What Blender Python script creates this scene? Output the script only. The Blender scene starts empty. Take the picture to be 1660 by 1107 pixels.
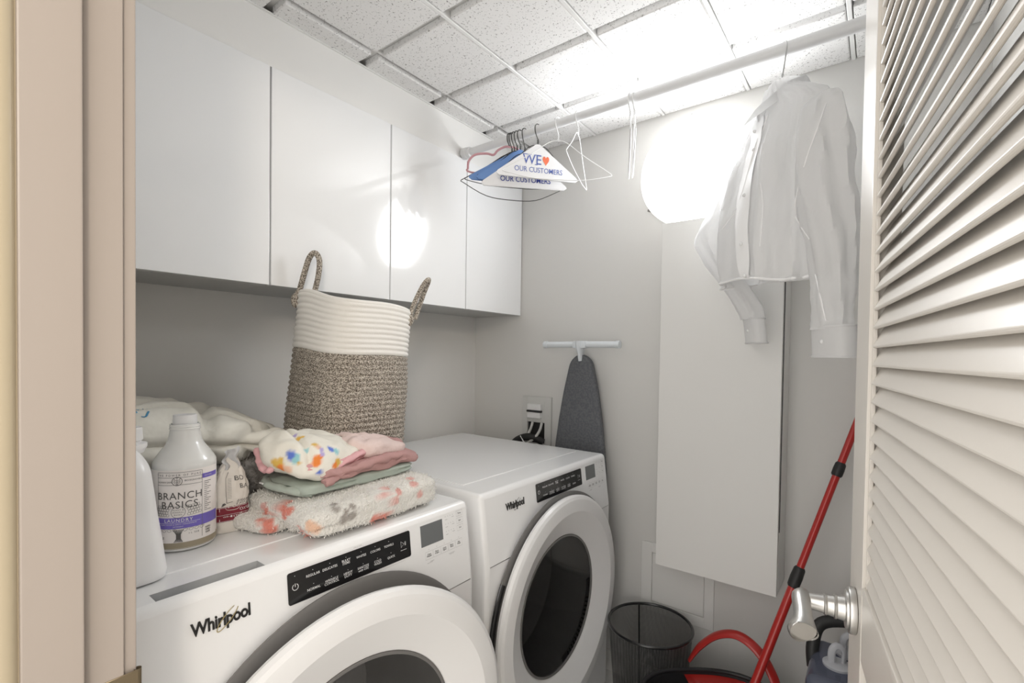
import bpy, bmesh, math, random
import numpy as np
from mathutils import Vector, Matrix, noise
from mathutils.bvhtree import BVHTree

# ---------------------------------------------------------------- units, camera, light
# everything below is authored in "plan" units (floor at z=.10); P() turns them into metres
SC = 1.1
def P(p): return Vector((p[0]*SC, p[1]*SC, (p[2]-.10)*SC))
sc = bpy.context.scene
COL = sc.collection
rng = random.Random(7)

cam = bpy.data.objects.new('camera', bpy.data.cameras.new('camera')); COL.objects.link(cam)
yaw, pit, rol = -0.651290986, -0.0195109527, 0.0140010457
f_ = Vector((math.sin(yaw)*math.cos(pit), math.cos(yaw)*math.cos(pit), math.sin(pit)))
r_ = Vector((math.cos(yaw), -math.sin(yaw), 0)); u_ = r_.cross(f_)
r2 = math.cos(rol)*r_ + math.sin(rol)*u_; u2 = -math.sin(rol)*r_ + math.cos(rol)*u_
cam.matrix_world = Matrix.Translation(P((1.558, -1.75, 1.341))) @ Matrix((r2, u2, -f_)).transposed().to_4x4()
cam.data.sensor_width = 36; cam.data.lens = 782.435/1660*36
cam.data.shift_y = (590.235-553.5)/1660
cam.data.clip_start = .01
sc.camera = cam

vs = sc.view_settings
vs.view_transform = 'Standard'; vs.look = 'None'; vs.gamma = 1; vs.use_curve_mapping = False
vs.exposure = 0.62
world = bpy.data.worlds.new('hall_air'); sc.world = world; world.use_nodes = True
world.node_tree.nodes['Background'].inputs[0].default_value = (1.0, .965, .92, 1)
world.node_tree.nodes['Background'].inputs[1].default_value = 1.55
LAMP_STRENGTH = 14.5
def area(name, loc, target, size, power, col):
    l = bpy.data.lights.new(name, 'AREA'); l.shape = 'DISK'; l.size = size; l.energy = power; l.color = col
    o = bpy.data.objects.new(name, l); COL.objects.link(o); o.location = P(loc)
    o.rotation_euler = (P(target)-P(loc)).to_track_quat('-Z', 'Y').to_euler()
    return o
area('hall_lamp', (2.35, -2.5, 2.05), (.9, -1.0, .9), .3, 10, (1.0, .88, .74))
try:
    sc.cycles.use_denoising = True
    sc.cycles.max_bounces = 12
    sc.cycles.transparent_max_bounces = 16
    sc.cycles.sample_clamp_indirect = 6
except Exception: pass

# ---------------------------------------------------------------- materials
def mat(name, col, rough=.5, metal=0., bump=None, var=None, coat=0., trans=0., ior=1.45, emit=None, alpha=1., attr=False, sheen=0., sub=0.):
    m = bpy.data.materials.new(name); m.use_nodes = True
    nt = m.node_tree; b = nt.nodes['Principled BSDF']
    b.inputs['Base Color'].default_value = (*col, 1)
    b.inputs['Roughness'].default_value = rough; b.inputs['Metallic'].default_value = metal
    b.inputs['Coat Weight'].default_value = coat; b.inputs['Coat Roughness'].default_value = .05
    b.inputs['Transmission Weight'].default_value = trans; b.inputs['IOR'].default_value = ior
    b.inputs['Alpha'].default_value = alpha
    if sheen: b.inputs['Sheen Weight'].default_value = sheen
    if sub:
        b.inputs['Subsurface Weight'].default_value = sub; b.inputs['Subsurface Radius'].default_value = (.02, .02, .02)
    if emit:
        b.inputs['Emission Color'].default_value = (*emit[0], 1); b.inputs['Emission Strength'].default_value = emit[1]
    tc = nt.nodes.new('ShaderNodeTexCoord')
    def nz(scale, detail=3., stretch=None):
        n = nt.nodes.new('ShaderNodeTexNoise'); n.inputs['Scale'].default_value = scale; n.inputs['Detail'].default_value = detail
        src = tc.outputs['Object']
        if stretch:
            mp = nt.nodes.new('ShaderNodeMapping'); mp.inputs['Scale'].default_value = stretch
            nt.links.new(src, mp.inputs[0]); src = mp.outputs[0]
        nt.links.new(src, n.inputs['Vector']); return n.outputs['Fac']
    if var:   # (scale, colour2, low, high[, stretch])
        r = nt.nodes.new('ShaderNodeValToRGB')
        r.color_ramp.elements[0].position = var[2]; r.color_ramp.elements[1].position = var[3]
        r.color_ramp.elements[0].color = (*col, 1); r.color_ramp.elements[1].color = (*var[1], 1)
        nt.links.new(nz(var[0], 4., var[4] if len(var) > 4 else None), r.inputs[0]); nt.links.new(r.outputs[0], b.inputs['Base Color'])
    if attr:
        a = nt.nodes.new('ShaderNodeVertexColor'); a.layer_name = 'Col'
        nt.links.new(a.outputs[0], b.inputs['Base Color'])
    if bump:  # (scale, strength, distance)
        bp = nt.nodes.new('ShaderNodeBump'); bp.inputs['Strength'].default_value = bump[1]; bp.inputs['Distance'].default_value = bump[2]
        nt.links.new(nz(bump[0], 4., bump[3] if len(bump) > 3 else None), bp.inputs['Height']); nt.links.new(bp.outputs[0], b.inputs['Normal'])
    return m

M = dict(
 wall=mat('wall_paint', (.69, .682, .660), .55, bump=(90, .12, .002)),
 white_wall=mat('soffit_paint', (.84, .835, .82), .5, bump=(90, .1, .002)),
 grid=mat('grid_white', (.86, .86, .85), .45),
 floor=mat('floor_tile', (.58, .57, .55), .4, var=(6, (.66, .65, .63), .35, .65)),
 jamb=mat('jamb_paint', (.375, .325, .285), .35, bump=(25, .06, .003)),
 hallpaint=mat('hall_paint', (.46, .39, .275), .35),
 door=mat('door_paint', (.68, .645, .595), .30, bump=(60, .05, .002)),
 base=mat('baseboard_paint', (.66, .645, .62), .4),
 cab=mat('cabinet_gloss', (.87, .88, .89), .10, coat=.6),
 cabin=mat('cabinet_box', (.70, .70, .70), .35),
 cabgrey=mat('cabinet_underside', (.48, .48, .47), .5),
 panel=mat('panel_white', (.78, .775, .755), .45),
 enamel=mat('white_enamel', (.87, .875, .88), .22, coat=.3),
 plasticw=mat('white_plastic', (.80, .80, .80), .28),
 recess=mat('recess_grey', (.42, .43, .44), .4),
 gasket=mat('bezel_grey', (.17, .165, .16), .35),
 black=mat('gloss_black', (.012, .012, .013), .18, coat=.5),
 matblack=mat('matt_black', (.02, .02, .02), .5),
 lcd=mat('lcd_grey', (.16, .17, .175), .3),
 ink=mat('print_white', (.75, .75, .75), .5),
 dark=mat('print_dark', (.03, .03, .03), .5),
 mid=mat('print_grey', (.40, .40, .40), .5),
 gold=mat('gold_swirl', (.70, .58, .28), .3, 1.),
 glass=mat('door_glass', (.80, .80, .80), .03, trans=1., ior=1.3),
 steel=mat('drum_steel', (.62, .61, .60), .45, .3),
 drumgrey=mat('drum_grey', (.55, .55, .54), .5),
 nickel=mat('brushed_nickel', (.60, .59, .57), .30, 1.),
 bronze=mat('strike_bronze', (.25, .20, .13), .4, .8),
 chrome=mat('wire_steel', (.55, .55, .55), .3, 1.),
 rod=mat('rod_white', (.76, .765, .77), .35),
 wire_w=mat('wire_white', (.82, .82, .82), .4),
 wire_k=mat('wire_dark', (.07, .07, .065), .35, .6),
 paper=mat('hanger_paper', (.84, .84, .85), .5),
 paperb=mat('hanger_paper_blue', (.16, .30, .62), .5),
 inkblue=mat('print_blue', (.10, .15, .45), .5),
 inkbold=mat('print_bold_blue', (.03, .05, .30), .5),
 inkorange=mat('print_orange', (.85, .20, .10), .5),
 pinkvelvet=mat('pink_velvet', (.62, .33, .36), .8, sheen=.5),
 shirt=mat('shirt_cotton', (.90, .90, .90), .8, bump=(16, .5, .012)),
 stitch=mat('shirt_seam', (.90, .90, .90), .7),
 ironcover=mat('ironing_cover', (.105, .11, .12), .85, var=(120, (.14, .145, .155), .4, .6), bump=(300, .15, .001)),
 tbar=mat('t_bar_white', (.72, .76, .79), .35),
 boxgrey=mat('outlet_box', (.62, .62, .60), .4),
 hose=mat('braided_hose', (.60, .60, .58), .4, bump=(400, .4, .001)),
 rubber=mat('black_rubber', (.02, .02, .02), .6),
 mesh=mat('mesh_black', (.018, .018, .018), .45, .3),
 red=mat('mop_red', (.42, .022, .018), .30, coat=.3),
 bucket=mat('bucket_black', (.022, .022, .024), .4),
 tank=mat('tank_smoke', (.20, .22, .30), .12, trans=.55, ior=1.3),
 capgrey=mat('cap_grey', (.45, .46, .49), .4),
 jug=mat('jug_white', (.88, .88, .885), .3, sub=.15),
 milky=mat('bottle_milky', (.80, .80, .78), .25, sub=.2, coat=.3),
 liquid=mat('liquid_tan', (.36, .31, .22), .2),
 label=mat('label_paper', (.86, .82, .795), .55),
 purple=mat('label_purple', (.18, .14, .52), .5),
 leafink=mat('label_ink', (.10, .095, .09), .5),
 bag=mat('bag_paper', (.72, .68, .63), .6, bump=(40, .4, .004)),
 bagside=mat('bag_side', (.56, .52, .47), .6, bump=(40, .4, .004)),
 maroon=mat('bag_maroon', (.20, .014, .03), .5),
 comforter=mat('comforter_cream', (.78, .76, .69), .8, bump=(9, .5, .02)),
 inkcyan=mat('print_cyan', (.08, .30, .50), .6),
 fur=mat('grey_fur', (.13, .12, .11), .9, var=(35, (.34, .32, .30), .4, .62), bump=(60, .8, .01)),
 furtip=mat('grey_fur_tip', (.24, .225, .21), .8, var=(60, (.42, .40, .37), .42, .6)),
 ropew=mat('cotton_rope_white', (.82, .80, .76), .85, bump=(260, .35, .002)),
 ropeb=mat('cotton_rope_flecked', (.115, .095, .075), .9, var=(260, (.58, .53, .46), .43, .58, (1, 1, 1.5)), bump=(260, .5, .002)),
 fleece=mat('fleece_print', (.8, .78, .74), .95, attr=True, bump=(160, 1., .006), sheen=.3),
 fleecepile=mat('fleece_pile', (.8, .78, .74), .95, attr=True),
 sage=mat('sage_cotton', (.40, .455, .405), .85, bump=(30, .4, .006)),
 mauve=mat('mauve_cotton', (.46, .27, .26), .85, bump=(35, .5, .006)),
 rose=mat('rose_lining', (.70, .40, .42), .8, bump=(35, .5, .006)),
 garment=mat('print_garment', (.82, .79, .72), .8, attr=True, bump=(25, .5, .008)),
 blush=mat('blush_cotton', (.72, .58, .55), .85, bump=(40, .6, .008)),
 clip=mat('lamp_clip', (.35, .34, .32), .35, .9),
 opalrim=mat('opal_rim', (.88, .88, .88), .25, emit=((1., .99, .98), 1.4)),
 lampglass=mat('lamp_opal', (.9, .9, .9), .3, emit=((.975, .99, 1.0), LAMP_STRENGTH)),
)
def thin_cloth(m, k):
    nt = m.node_tree; b = nt.nodes['Principled BSDF']; o = nt.nodes['Material Output']
    tr = nt.nodes.new('ShaderNodeBsdfTranslucent'); tr.inputs[0].default_value = (.92, .92, .92, 1)
    mx = nt.nodes.new('ShaderNodeMixShader'); mx.inputs[0].default_value = k
    nt.links.new(b.outputs[0], mx.inputs[1]); nt.links.new(tr.outputs[0], mx.inputs[2]); nt.links.new(mx.outputs[0], o.inputs[0])
thin_cloth(M['shirt'], .48)
def tile_material():
    m = bpy.data.materials.new('ceiling_tile'); m.use_nodes = True; nt = m.node_tree; b = nt.nodes['Principled BSDF']
    b.inputs['Roughness'].default_value = .9
    tc = nt.nodes.new('ShaderNodeTexCoord'); v = nt.nodes.new('ShaderNodeTexVoronoi'); v.inputs['Scale'].default_value = 290
    nz = nt.nodes.new('ShaderNodeTexNoise'); nz.inputs['Scale'].default_value = 60; nz.inputs['Detail'].default_value = 2
    mx = nt.nodes.new('ShaderNodeVectorMath'); mx.operation = 'MULTIPLY_ADD'
    nt.links.new(nz.outputs['Color'], mx.inputs[0]); mx.inputs[1].default_value = (.008, .008, .008)
    nt.links.new(tc.outputs['Object'], mx.inputs[2]); nt.links.new(mx.outputs[0], v.inputs['Vector'])
    n2 = nt.nodes.new('ShaderNodeTexNoise'); n2.inputs['Scale'].default_value = 130; nt.links.new(tc.outputs['Object'], n2.inputs['Vector'])
    th = nt.nodes.new('ShaderNodeMapRange'); th.inputs[1].default_value = .45; th.inputs[2].default_value = .75; th.inputs[3].default_value = .0; th.inputs[4].default_value = .52
    nt.links.new(n2.outputs['Fac'], th.inputs[0])
    lt = nt.nodes.new('ShaderNodeMath'); lt.operation = 'SUBTRACT'; nt.links.new(v.outputs['Distance'], lt.inputs[0]); nt.links.new(th.outputs[0], lt.inputs[1])
    r = nt.nodes.new('ShaderNodeValToRGB'); r.color_ramp.elements[0].position = 0; r.color_ramp.elements[1].position = .06
    r.color_ramp.elements[0].color = (.22, .21, .20, 1); r.color_ramp.elements[1].color = (.87, .865, .86, 1)
    nt.links.new(lt.outputs[0], r.inputs[0]); nt.links.new(r.outputs[0], b.inputs['Base Color'])
    bp = nt.nodes.new('ShaderNodeBump'); bp.inputs['Strength'].default_value = .4; bp.inputs['Distance'].default_value = .002
    nt.links.new(r.outputs[0], bp.inputs['Height']); nt.links.new(bp.outputs[0], b.inputs['Normal'])
    return m
M['tile'] = tile_material()

# ---------------------------------------------------------------- geometry helpers (plan units)
def new(): return bmesh.new()
def box(bm, lo, hi, bev=0., seg=2):
    lo = Vector(lo); hi = Vector(hi)
    g = bmesh.ops.create_cube(bm, size=1.0, matrix=Matrix.Translation((lo+hi)/2) @ Matrix.Diagonal((*(hi-lo), 1)))
    if bev:
        es = set(e for v in g['verts'] for e in v.link_edges)
        bmesh.ops.bevel(bm, geom=list(es), offset=bev, segments=seg, affect='EDGES', profile=.5)
    return bm
def surf(bm, f, nu, nv, cu=False, cv=False, caps=(False, False)):
    """f(i/nu, j/nv) -> point; cu/cv closed in that direction"""
    mu = nu if cu else nu+1; mv = nv if cv else nv+1
    vv = [[bm.verts.new(f(i/nu, j/nv)) for i in range(mu)] for j in range(mv)]
    for j in range(nv):
        for i in range(nu):
            a, b, c, d = vv[j][i], vv[j][(i+1) % mu], vv[(j+1) % mv][(i+1) % mu], vv[(j+1) % mv][i]
            try: bm.faces.new((a, b, c, d))
            except ValueError: pass
    if caps[0]: bm.faces.new(vv[0][::-1])
    if caps[1]: bm.faces.new(vv[-1])
    return bm
def frame_pts(pts, closed=False):
    pts = [Vector(p) for p in pts]; n = len(pts); out = []
    up = None
    for i in range(n):
        a = pts[(i-1) % n] if (closed or i) else pts[0]
        b = pts[(i+1) % n] if (closed or i < n-1) else pts[-1]
        t = (b-a).normalized()
        if up is None:
            up = Vector((0, 0, 1)) if abs(t.z) < .9 else Vector((1, 0, 0))
        s = t.cross(up).normalized(); up = s.cross(t).normalized()
        out.append((pts[i], s, up))
    return out
def spline(pts, k=6, closed=False):
    pts = [Vector(p) for p in pts]; n = len(pts); out = []
    rngi = range(n if closed else n-1)
    for i in rngi:
        if closed: p0, p1, p2, p3 = pts[i-1], pts[i], pts[(i+1) % n], pts[(i+2) % n]
        else: p0, p1, p2, p3 = pts[max(i-1, 0)], pts[i], pts[i+1], pts[min(i+2, n-1)]
        for j in range(k):
            t = j/k
            out.append(.5*((2*p1)+(-p0+p2)*t+(2*p0-5*p1+4*p2-p3)*t*t+(-p0+3*p1-3*p2+p3)*t**3))
    if not closed: out.append(pts[-1])
    return out
def tube(bm, pts, r, n=8, closed=False, caps=True, flat=1.):
    fr = frame_pts(pts, closed); m = len(fr)
    rr = r if isinstance(r, (list, tuple)) else [r]*m
    if len(rr) != m:
        rr = [rr[min(int(i/(m-1)*(len(rr)-1)), len(rr)-2)]*(1-((i/(m-1)*(len(rr)-1)) % 1 if i < m-1 else 1)) +
              rr[min(int(i/(m-1)*(len(rr)-1)), len(rr)-2)+1]*((i/(m-1)*(len(rr)-1)) % 1 if i < m-1 else 1) for i in range(m)]
    rings = []
    for (p, s, u), q in zip(fr, rr):
        rings.append([bm.verts.new(p + s*math.cos(2*math.pi*k/n)*q + u*math.sin(2*math.pi*k/n)*q*flat) for k in range(n)])
    for i in range(m if closed else m-1):
        A, B = rings[i], rings[(i+1) % m]
        for k in range(n):
            bm.faces.new((A[k], A[(k+1) % n], B[(k+1) % n], B[k]))
    if caps and not closed:
        bm.faces.new(rings[0][::-1]); bm.faces.new(rings[-1])
    return bm
def lathe(bm, prof, c=(0, 0, 0), axis='z', n=48, closed=False, a0=0., a1=2*math.pi):
    """prof: (radius, height along axis)"""
    c = Vector(c); full = abs(a1-a0-2*math.pi) < 1e-6; m = n if full else n+1
    def pt(r, h, a):
        x, y = r*math.cos(a), r*math.sin(a)
        return c + (Vector((x, y, h)) if axis == 'z' else Vector((h, x, y)) if axis == 'x' else Vector((y, h, x)))
    rows = []
    for r, h in prof:
        rows.append([bm.verts.new(pt(0, h, 0))] if r < 1e-7 else [bm.verts.new(pt(r, h, a0+(a1-a0)*k/n)) for k in range(m)])
    L = len(rows)
    for i in range(L if closed else L-1):
        A, B = rows[i], rows[(i+1) % L]
        for k in range(n):
            k2 = (k+1) % m
            if len(A) == 1 and len(B) == 1: continue
            if len(A) == 1: bm.faces.new((A[0], B[k2], B[k]))
            elif len(B) == 1: bm.faces.new((A[k], A[k2], B[0]))
            else: bm.faces.new((A[k], A[k2], B[k2], B[k]))
    return bm
def cyl(bm, p0, p1, r0, r1=None, n=20): return tube(bm, [p0, p1], [r0, r0 if r1 is None else r1], n)
def nz3(p, s, seed=0.): return noise.noise(Vector((p[0]*s+seed, p[1]*s-seed*.7, p[2]*s+seed*.3)))
def spow(x, e): return math.copysign(abs(x)**e, x)
def arc_angles(e, a, b, n, lo, hi):
    # angles that space a superellipse outline evenly
    t = np.linspace(lo, hi, 4001); x = np.sign(np.cos(t))*np.abs(np.cos(t))**e*a; y = np.sign(np.sin(t))*np.abs(np.sin(t))**e*b
    L = np.concatenate(([0], np.cumsum(np.hypot(np.diff(x), np.diff(y))))); return np.interp(np.linspace(0, L[-1], n+1), L, t).tolist()
def blob(bm, c, ax, rot=0., e=(.6, .6), nu=56, nv=36, disp=None, shear=None):
    """superellipsoid cushion; disp(q, n, p) -> offset along the direction from the centre"""
    c = Vector(c); R = Matrix.Rotation(rot, 3, 'Z')
    TH = arc_angles(e[1], ax[0], ax[1], nu, 0, 2*math.pi); PH = arc_angles(e[0], (ax[0]+ax[1])/2, ax[2], nv, -math.pi/2, math.pi/2)
    def f(i, j):
        th = TH[i]; ph = PH[j]
        cp, sp = spow(math.cos(ph), e[0]), spow(math.sin(ph), e[0])
        q = Vector((cp*spow(math.cos(th), e[1]), cp*spow(math.sin(th), e[1]), sp))
        p = Vector((q.x*ax[0], q.y*ax[1], q.z*ax[2]))
        if shear: p = shear(q, p)
        if disp:
            d = disp(q, p)
            nn = Vector((q.x/ax[0], q.y/ax[1], q.z/ax[2]))
            if nn.length > 0: p = p + nn.normalized()*d
        return c + R @ p
    rows = []
    for j in range(nv+1):
        if j in (0, nv): rows.append([bm.verts.new(f(0, j))])
        else: rows.append([bm.verts.new(f(i, j)) for i in range(nu)])
    for j in range(nv):
        A, B = rows[j], rows[j+1]
        for i in range(nu):
            k = (i+1) % nu
            if len(A) == 1: bm.faces.new((A[0], B[k], B[i]))
            elif len(B) == 1: bm.faces.new((A[i], A[k], B[0]))
            else: bm.faces.new((A[i], A[k], B[k], B[i]))
    return bm

def rough(bm, amp, scale, seed=0.):
    bm.normal_update()
    for v in bm.verts: v.co += v.normal*amp*(nz3(v.co, scale, seed)+.5*nz3(v.co, scale*2.7, seed+4))
    return bm

# ---------------------------------------------------------------- scene graph helpers
def wpos(o):
    v = Vector((0, 0, 0))
    while o is not None: v = v + o.location; o = o.parent
    return v
def obj(name, bm, m, parent=None, smooth=40, loc=None, col=None, kind=None, label=None):
    bmesh.ops.recalc_face_normals(bm, faces=bm.faces[:])
    off = wpos(parent) if parent is not None else (P(loc) if loc is not None else Vector((0, 0, 0)))
    me = bpy.data.meshes.new(name)
    if col is not None:
        cols = [col(v.co.copy()) for v in bm.verts]
    for v in bm.verts: v.co = P(v.co) - off
    bm.to_mesh(me); bm.free()
    if smooth:
        me.polygons.foreach_set('use_smooth', [True]*len(me.polygons))
        try: me.set_sharp_from_angle(angle=math.radians(smooth))
        except Exception: pass
    if col is not None:
        a = me.color_attributes.new('Col', 'FLOAT_COLOR', 'POINT')
        a.data.foreach_set('color', [x for c in cols for x in (*c, 1.)])
    me.materials.append(M[m] if isinstance(m, str) else m)
    o = bpy.data.objects.new(name, me); COL.objects.link(o)
    if smooth and len(me.polygons) < 900:
        w = o.modifiers.new('weighted_normal', 'WEIGHTED_NORMAL'); w.keep_sharp = True
    if parent is not None: o.parent = parent
    else: o.location = off
    if kind: o['kind'] = kind
    if label: o['label'] = label
    return o
def thing(name, label, cat, loc, group=None):
    o = bpy.data.objects.new(name, None); COL.objects.link(o); o.location = P(loc); o.empty_display_size = .05
    o['label'] = label; o['category'] = cat
    if group: o['group'] = group
    return o
def solo(name, bm, m, label, cat, loc, group=None, **k):
    o = obj(name, bm, m, None, loc=loc, **k); o['label'] = label; o['category'] = cat
    if group: o['group'] = group
    return o
def struct(name, bm=None, m=None, parent=None, loc=(0, 0, 0), **k):
    if bm is None:
        o = bpy.data.objects.new(name, None); COL.objects.link(o); o.location = P(loc)
    else: o = obj(name, bm, m, parent, loc=loc if parent is None else None, **k)
    if parent is None: o['kind'] = 'structure'
    return o

# text and flat print as thin geometry mapped onto a surface
_tc = {}
def text2d(s, size, bold=0., space=1., align='CENTER', shear=0.):
    key = (s, bold, space, align, shear)
    if key not in _tc:
        cu = bpy.data.curves.new('t', 'FONT'); cu.body = s; cu.size = 1.; cu.align_x = align; cu.align_y = 'CENTER'
        cu.offset = bold; cu.space_character = space; cu.space_line = .82; cu.resolution_u = 3; cu.shear = shear
        o = bpy.data.objects.new('t', cu); COL.objects.link(o)
        dg = bpy.context.evaluated_depsgraph_get(); e = o.evaluated_get(dg); me = e.to_mesh()
        _tc[key] = ([(v.co.x, v.co.y) for v in me.vertices], [tuple(p.vertices) for p in me.polygons])
        e.to_mesh_clear(); bpy.data.objects.remove(o); bpy.data.curves.remove(cu)
    v, f = _tc[key]
    return [(x*size, y*size) for x, y in v], f
def add2d(bm, verts, faces, fmap, u0=0., v0=0., rot=0., sx=1.):
    c, s = math.cos(rot), math.sin(rot)
    vv = [bm.verts.new(fmap(u0+(x*sx)*c-y*s, v0+(x*sx)*s+y*c)) for x, y in verts]
    for f in faces:
        try: bm.faces.new([vv[i] for i in f])
        except ValueError: pass
def txt(bm, s, size, fmap, u, v, **k):
    rot = k.pop('rot', 0.); sx = k.pop('sx', 1.)
    a, f = text2d(s, size, **k); add2d(bm, a, f, fmap, u, v, rot, sx)
def stroke(bm, pts, w, fmap, closed=False):
    n = len(pts); L, Rr = [], []
    for i in range(n):
        a = pts[(i-1) % n] if (closed or i) else pts[0]; b = pts[(i+1) % n] if (closed or i < n-1) else pts[-1]
        dx, dy = b[0]-a[0], b[1]-a[1]; l = math.hypot(dx, dy) or 1
        nx, ny = -dy/l*w/2, dx/l*w/2
        L.append(bm.verts.new(fmap(pts[i][0]+nx, pts[i][1]+ny))); Rr.append(bm.verts.new(fmap(pts[i][0]-nx, pts[i][1]-ny)))
    for i in range(n if closed else n-1):
        j = (i+1) % n; bm.faces.new((L[i], L[j], Rr[j], Rr[i]))
def rect2d(bm, u0, v0, u1, v1, fmap, nu=1):
    A = [bm.verts.new(fmap(u0+(u1-u0)*i/nu, v0)) for i in range(nu+1)]; B = [bm.verts.new(fmap(u0+(u1-u0)*i/nu, v1)) for i in range(nu+1)]
    for i in range(nu): bm.faces.new((A[i], A[i+1], B[i+1], B[i]))
def outline(bm, u0, v0, u1, v1, w, fmap): stroke(bm, [(u0, v0), (u1, v0), (u1, v1), (u0, v1)], w, fmap, True)
def circ(u, v, r, n=24, a0=0., a1=2*math.pi, ry=None):
    return [(u+r*math.cos(a0+(a1-a0)*i/n), v+(ry or r)*math.sin(a0+(a1-a0)*i/n)) for i in range(n+(0 if abs(a1-a0-2*math.pi) < 1e-6 else 1))]

# ================================================================ the setting
RX = 1.772; FY = -1.59; CZ = 2.227          # right wall, room side of the front wall, ceiling
bm = box(new(), (-.1, -3.4, .05), (3.2, .1, .10)); struct('floor', bm, 'floor')
bm = box(new(), (-.1, -1.72, .10), (0, .1, CZ+.06)); struct('wall_left', bm, 'wall')
bm = box(new(), (0, 0, .10), (RX+.1, .1, CZ+.06)); struct('wall_far', bm, 'wall')
bm = box(new(), (RX, -1.72, .10), (RX+.1, 0, CZ+.06)); struct('wall_right', bm, 'wall')
bm = box(new(), (0, -1.72, .10), (.90, FY, CZ+.06)); box(bm, (1.70, -1.72, .10), (RX, FY, CZ+.06)); box(bm, (.90, -1.72, 2.09), (1.70, FY, CZ+.06))
struct('wall_front', bm, 'wall')
# soffit above the wall cabinets
bm = box(new(), (0, FY, 2.090), (.266, 0, CZ)); struct('trim_1', bm, 'white_wall')
bm = box(new(), (.266, FY, CZ-.004), (.272, 0, CZ), 0); struct('trim_2', bm, 'grid')
# baseboards
def baseboard(name, lo, hi, face):
    bm = box(new(), lo, hi, .003, 1)
    return struct(name, bm, 'base')
baseboard('baseboard_far', (.0, -.012, .10), (RX, 0, .182), 0)
baseboard('baseboard_right', (RX-.012, -1.59, .10), (RX, -.012, .182), 0)
baseboard('baseboard_left', (0, -1.59, .10), (.010, -.012, .182), 0)

# ceiling: slab + reveal edge tiles + grid bars
ceil = struct('ceiling', box(new(), (-.1, -1.72, CZ+.020), (RX+.1, .1, CZ+.06)), 'grid')
tx = [.266, .343, .6275, .907, 1.192, 1.476, 1.762, RX+.1]
ty = [FY, -1.417, -1.130, -.843, -.554, -.270, .0]
GX, GY = .0075, .0125
for i in range(len(tx)-1):
    for j in range(len(ty)-1):
        x0 = tx[i]+((.013 if i == 1 else GX) if i else .002); x1 = min(tx[i+1]-GX, RX-.001); y0 = ty[j]+(GY if j else .002); y1 = ty[j+1]-(GY if j < len(ty)-2 else .002)
        if x1-x0 < .02: continue
        obj('tile', box(new(), (x0, y0, CZ-.002), (x1, y1, CZ+.0205), .003, 1), 'tile', ceil)
for i, x in enumerate(tx[1:-1]):
    lo = CZ+.012 if i == 0 else CZ-.003
    bm = box(new(), (x-.0055, FY, lo), (x+.0055, 0, CZ+.0205), .0012, 1); obj('grid_bar', bm, 'grid', ceil)

# left door jamb seen from the doorway
jl = struct('trim_3', box(new(), (.90, -1.715, .10), (.92, -1.5925, 2.06), .0015, 2), 'jamb')
obj('door_stop', box(new(), (.9195, -1.673, .10), (.932, -1.627, 2.05), .0022, 2), 'jamb', jl)
obj('room_casing', box(new(), (.82, -1.5925, .10), (.916, -1.5805, 2.12), .002, 2), 'jamb', jl)
bm = new()
tube(bm, [(.921, -1.684, .10), (.921, -1.684, 2.06)], .013, 16)
tube(bm, [(.930, -1.706, .10), (.930, -1.706, 2.06)], .013, 16); box(bm, (.90, -1.74, .10), (.932, -1.70, 2.06), .003); box(bm, (.90, -1.70, .10), (.929, -1.6725, 2.06), .002)
obj('hall_casing', bm, 'hallpaint', jl)
bm = box(new(), (.9192, -1.6262, .90), (.9212, -1.5800, .9915), .0008, 1)
lathe(bm, [(.0035, .905), (.0035, .9915)], (.9170, -1.5800, 0), 'z', 16)
tube(bm, [(.9205, -1.582, .945), (.9205, -1.575, .945)], [.001, .001])
sp = obj('strike_plate', bm, 'bronze', jl, label='bronze strike plate')
bm = new()
for z in (.975, .917): lathe(bm, [(0, .0006), (.003, .0006), (.0035, 0)], (.9213, -1.604, z), 'x', 14)
obj('screw', bm, 'nickel', sp)
struct('trim_4', box(new(), (1.68, -1.715, .10), (1.70, -1.592, 2.06), .0015, 2), 'jamb')
struct('trim_5', box(new(), (.90, -1.715, 2.06), (1.70, -1.592, 2.09), .0015, 2), 'jamb')

# ---- louvred door, standing open on the right
D0 = Vector((1.530, -.87, 0)); DH = Vector((.148, -1, 0)).normalized(); DN = Vector((-DH.y, DH.x, 0))
if DN.x < 0: DN = -DN                        # DN points to the hidden side (+x)
def dp(s, n, z): return D0 + DH*s + DN*n + Vector((0, 0, z))
def dbox(bm, s0, s1, n0, n1, z0, z1, bev=.002, seg=2):
    b2 = new(); box(b2, (s0, n0, z0), (s1, n1, z1), bev, seg)
    vm = {v: bm.verts.new(dp(*v.co)) for v in b2.verts}
    for f in b2.faces: bm.faces.new([vm[v] for v in f.verts])
    b2.free(); return bm
door = struct('door_1', loc=(D0.x, D0.y, .11)); door['kind'] = 'structure'
DT = .031; DW = .70; ST = .106
obj('stile', dbox(new(), 0, ST, 0, DT, .115, 2.05), 'door', door)
obj('stile', dbox(new(), DW-ST, DW, 0, DT, .115, 2.05), 'door', door)
obj('rail', dbox(new(), ST, DW-ST, .001, DT-.001, 1.93, 2.05), 'door', door)
obj('rail', dbox(new(), ST, DW-ST, .001, DT-.001, .946, 1.038), 'door', door)
obj('rail', dbox(new(), ST, DW-ST, .001, DT-.001, .115, .30), 'door', door)
for s0 in (ST, DW-ST-.006):
    obj('stop_bead', dbox(new(), s0-.001 if s0 == ST else s0, s0+.006, .004, .009, 1.038, 1.93, .001, 1), 'door', door)
obj('rail_bead', dbox(new(), ST, DW-ST, .0005, .012, 1.033, 1.0445, .002, 2), 'door', door)
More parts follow.
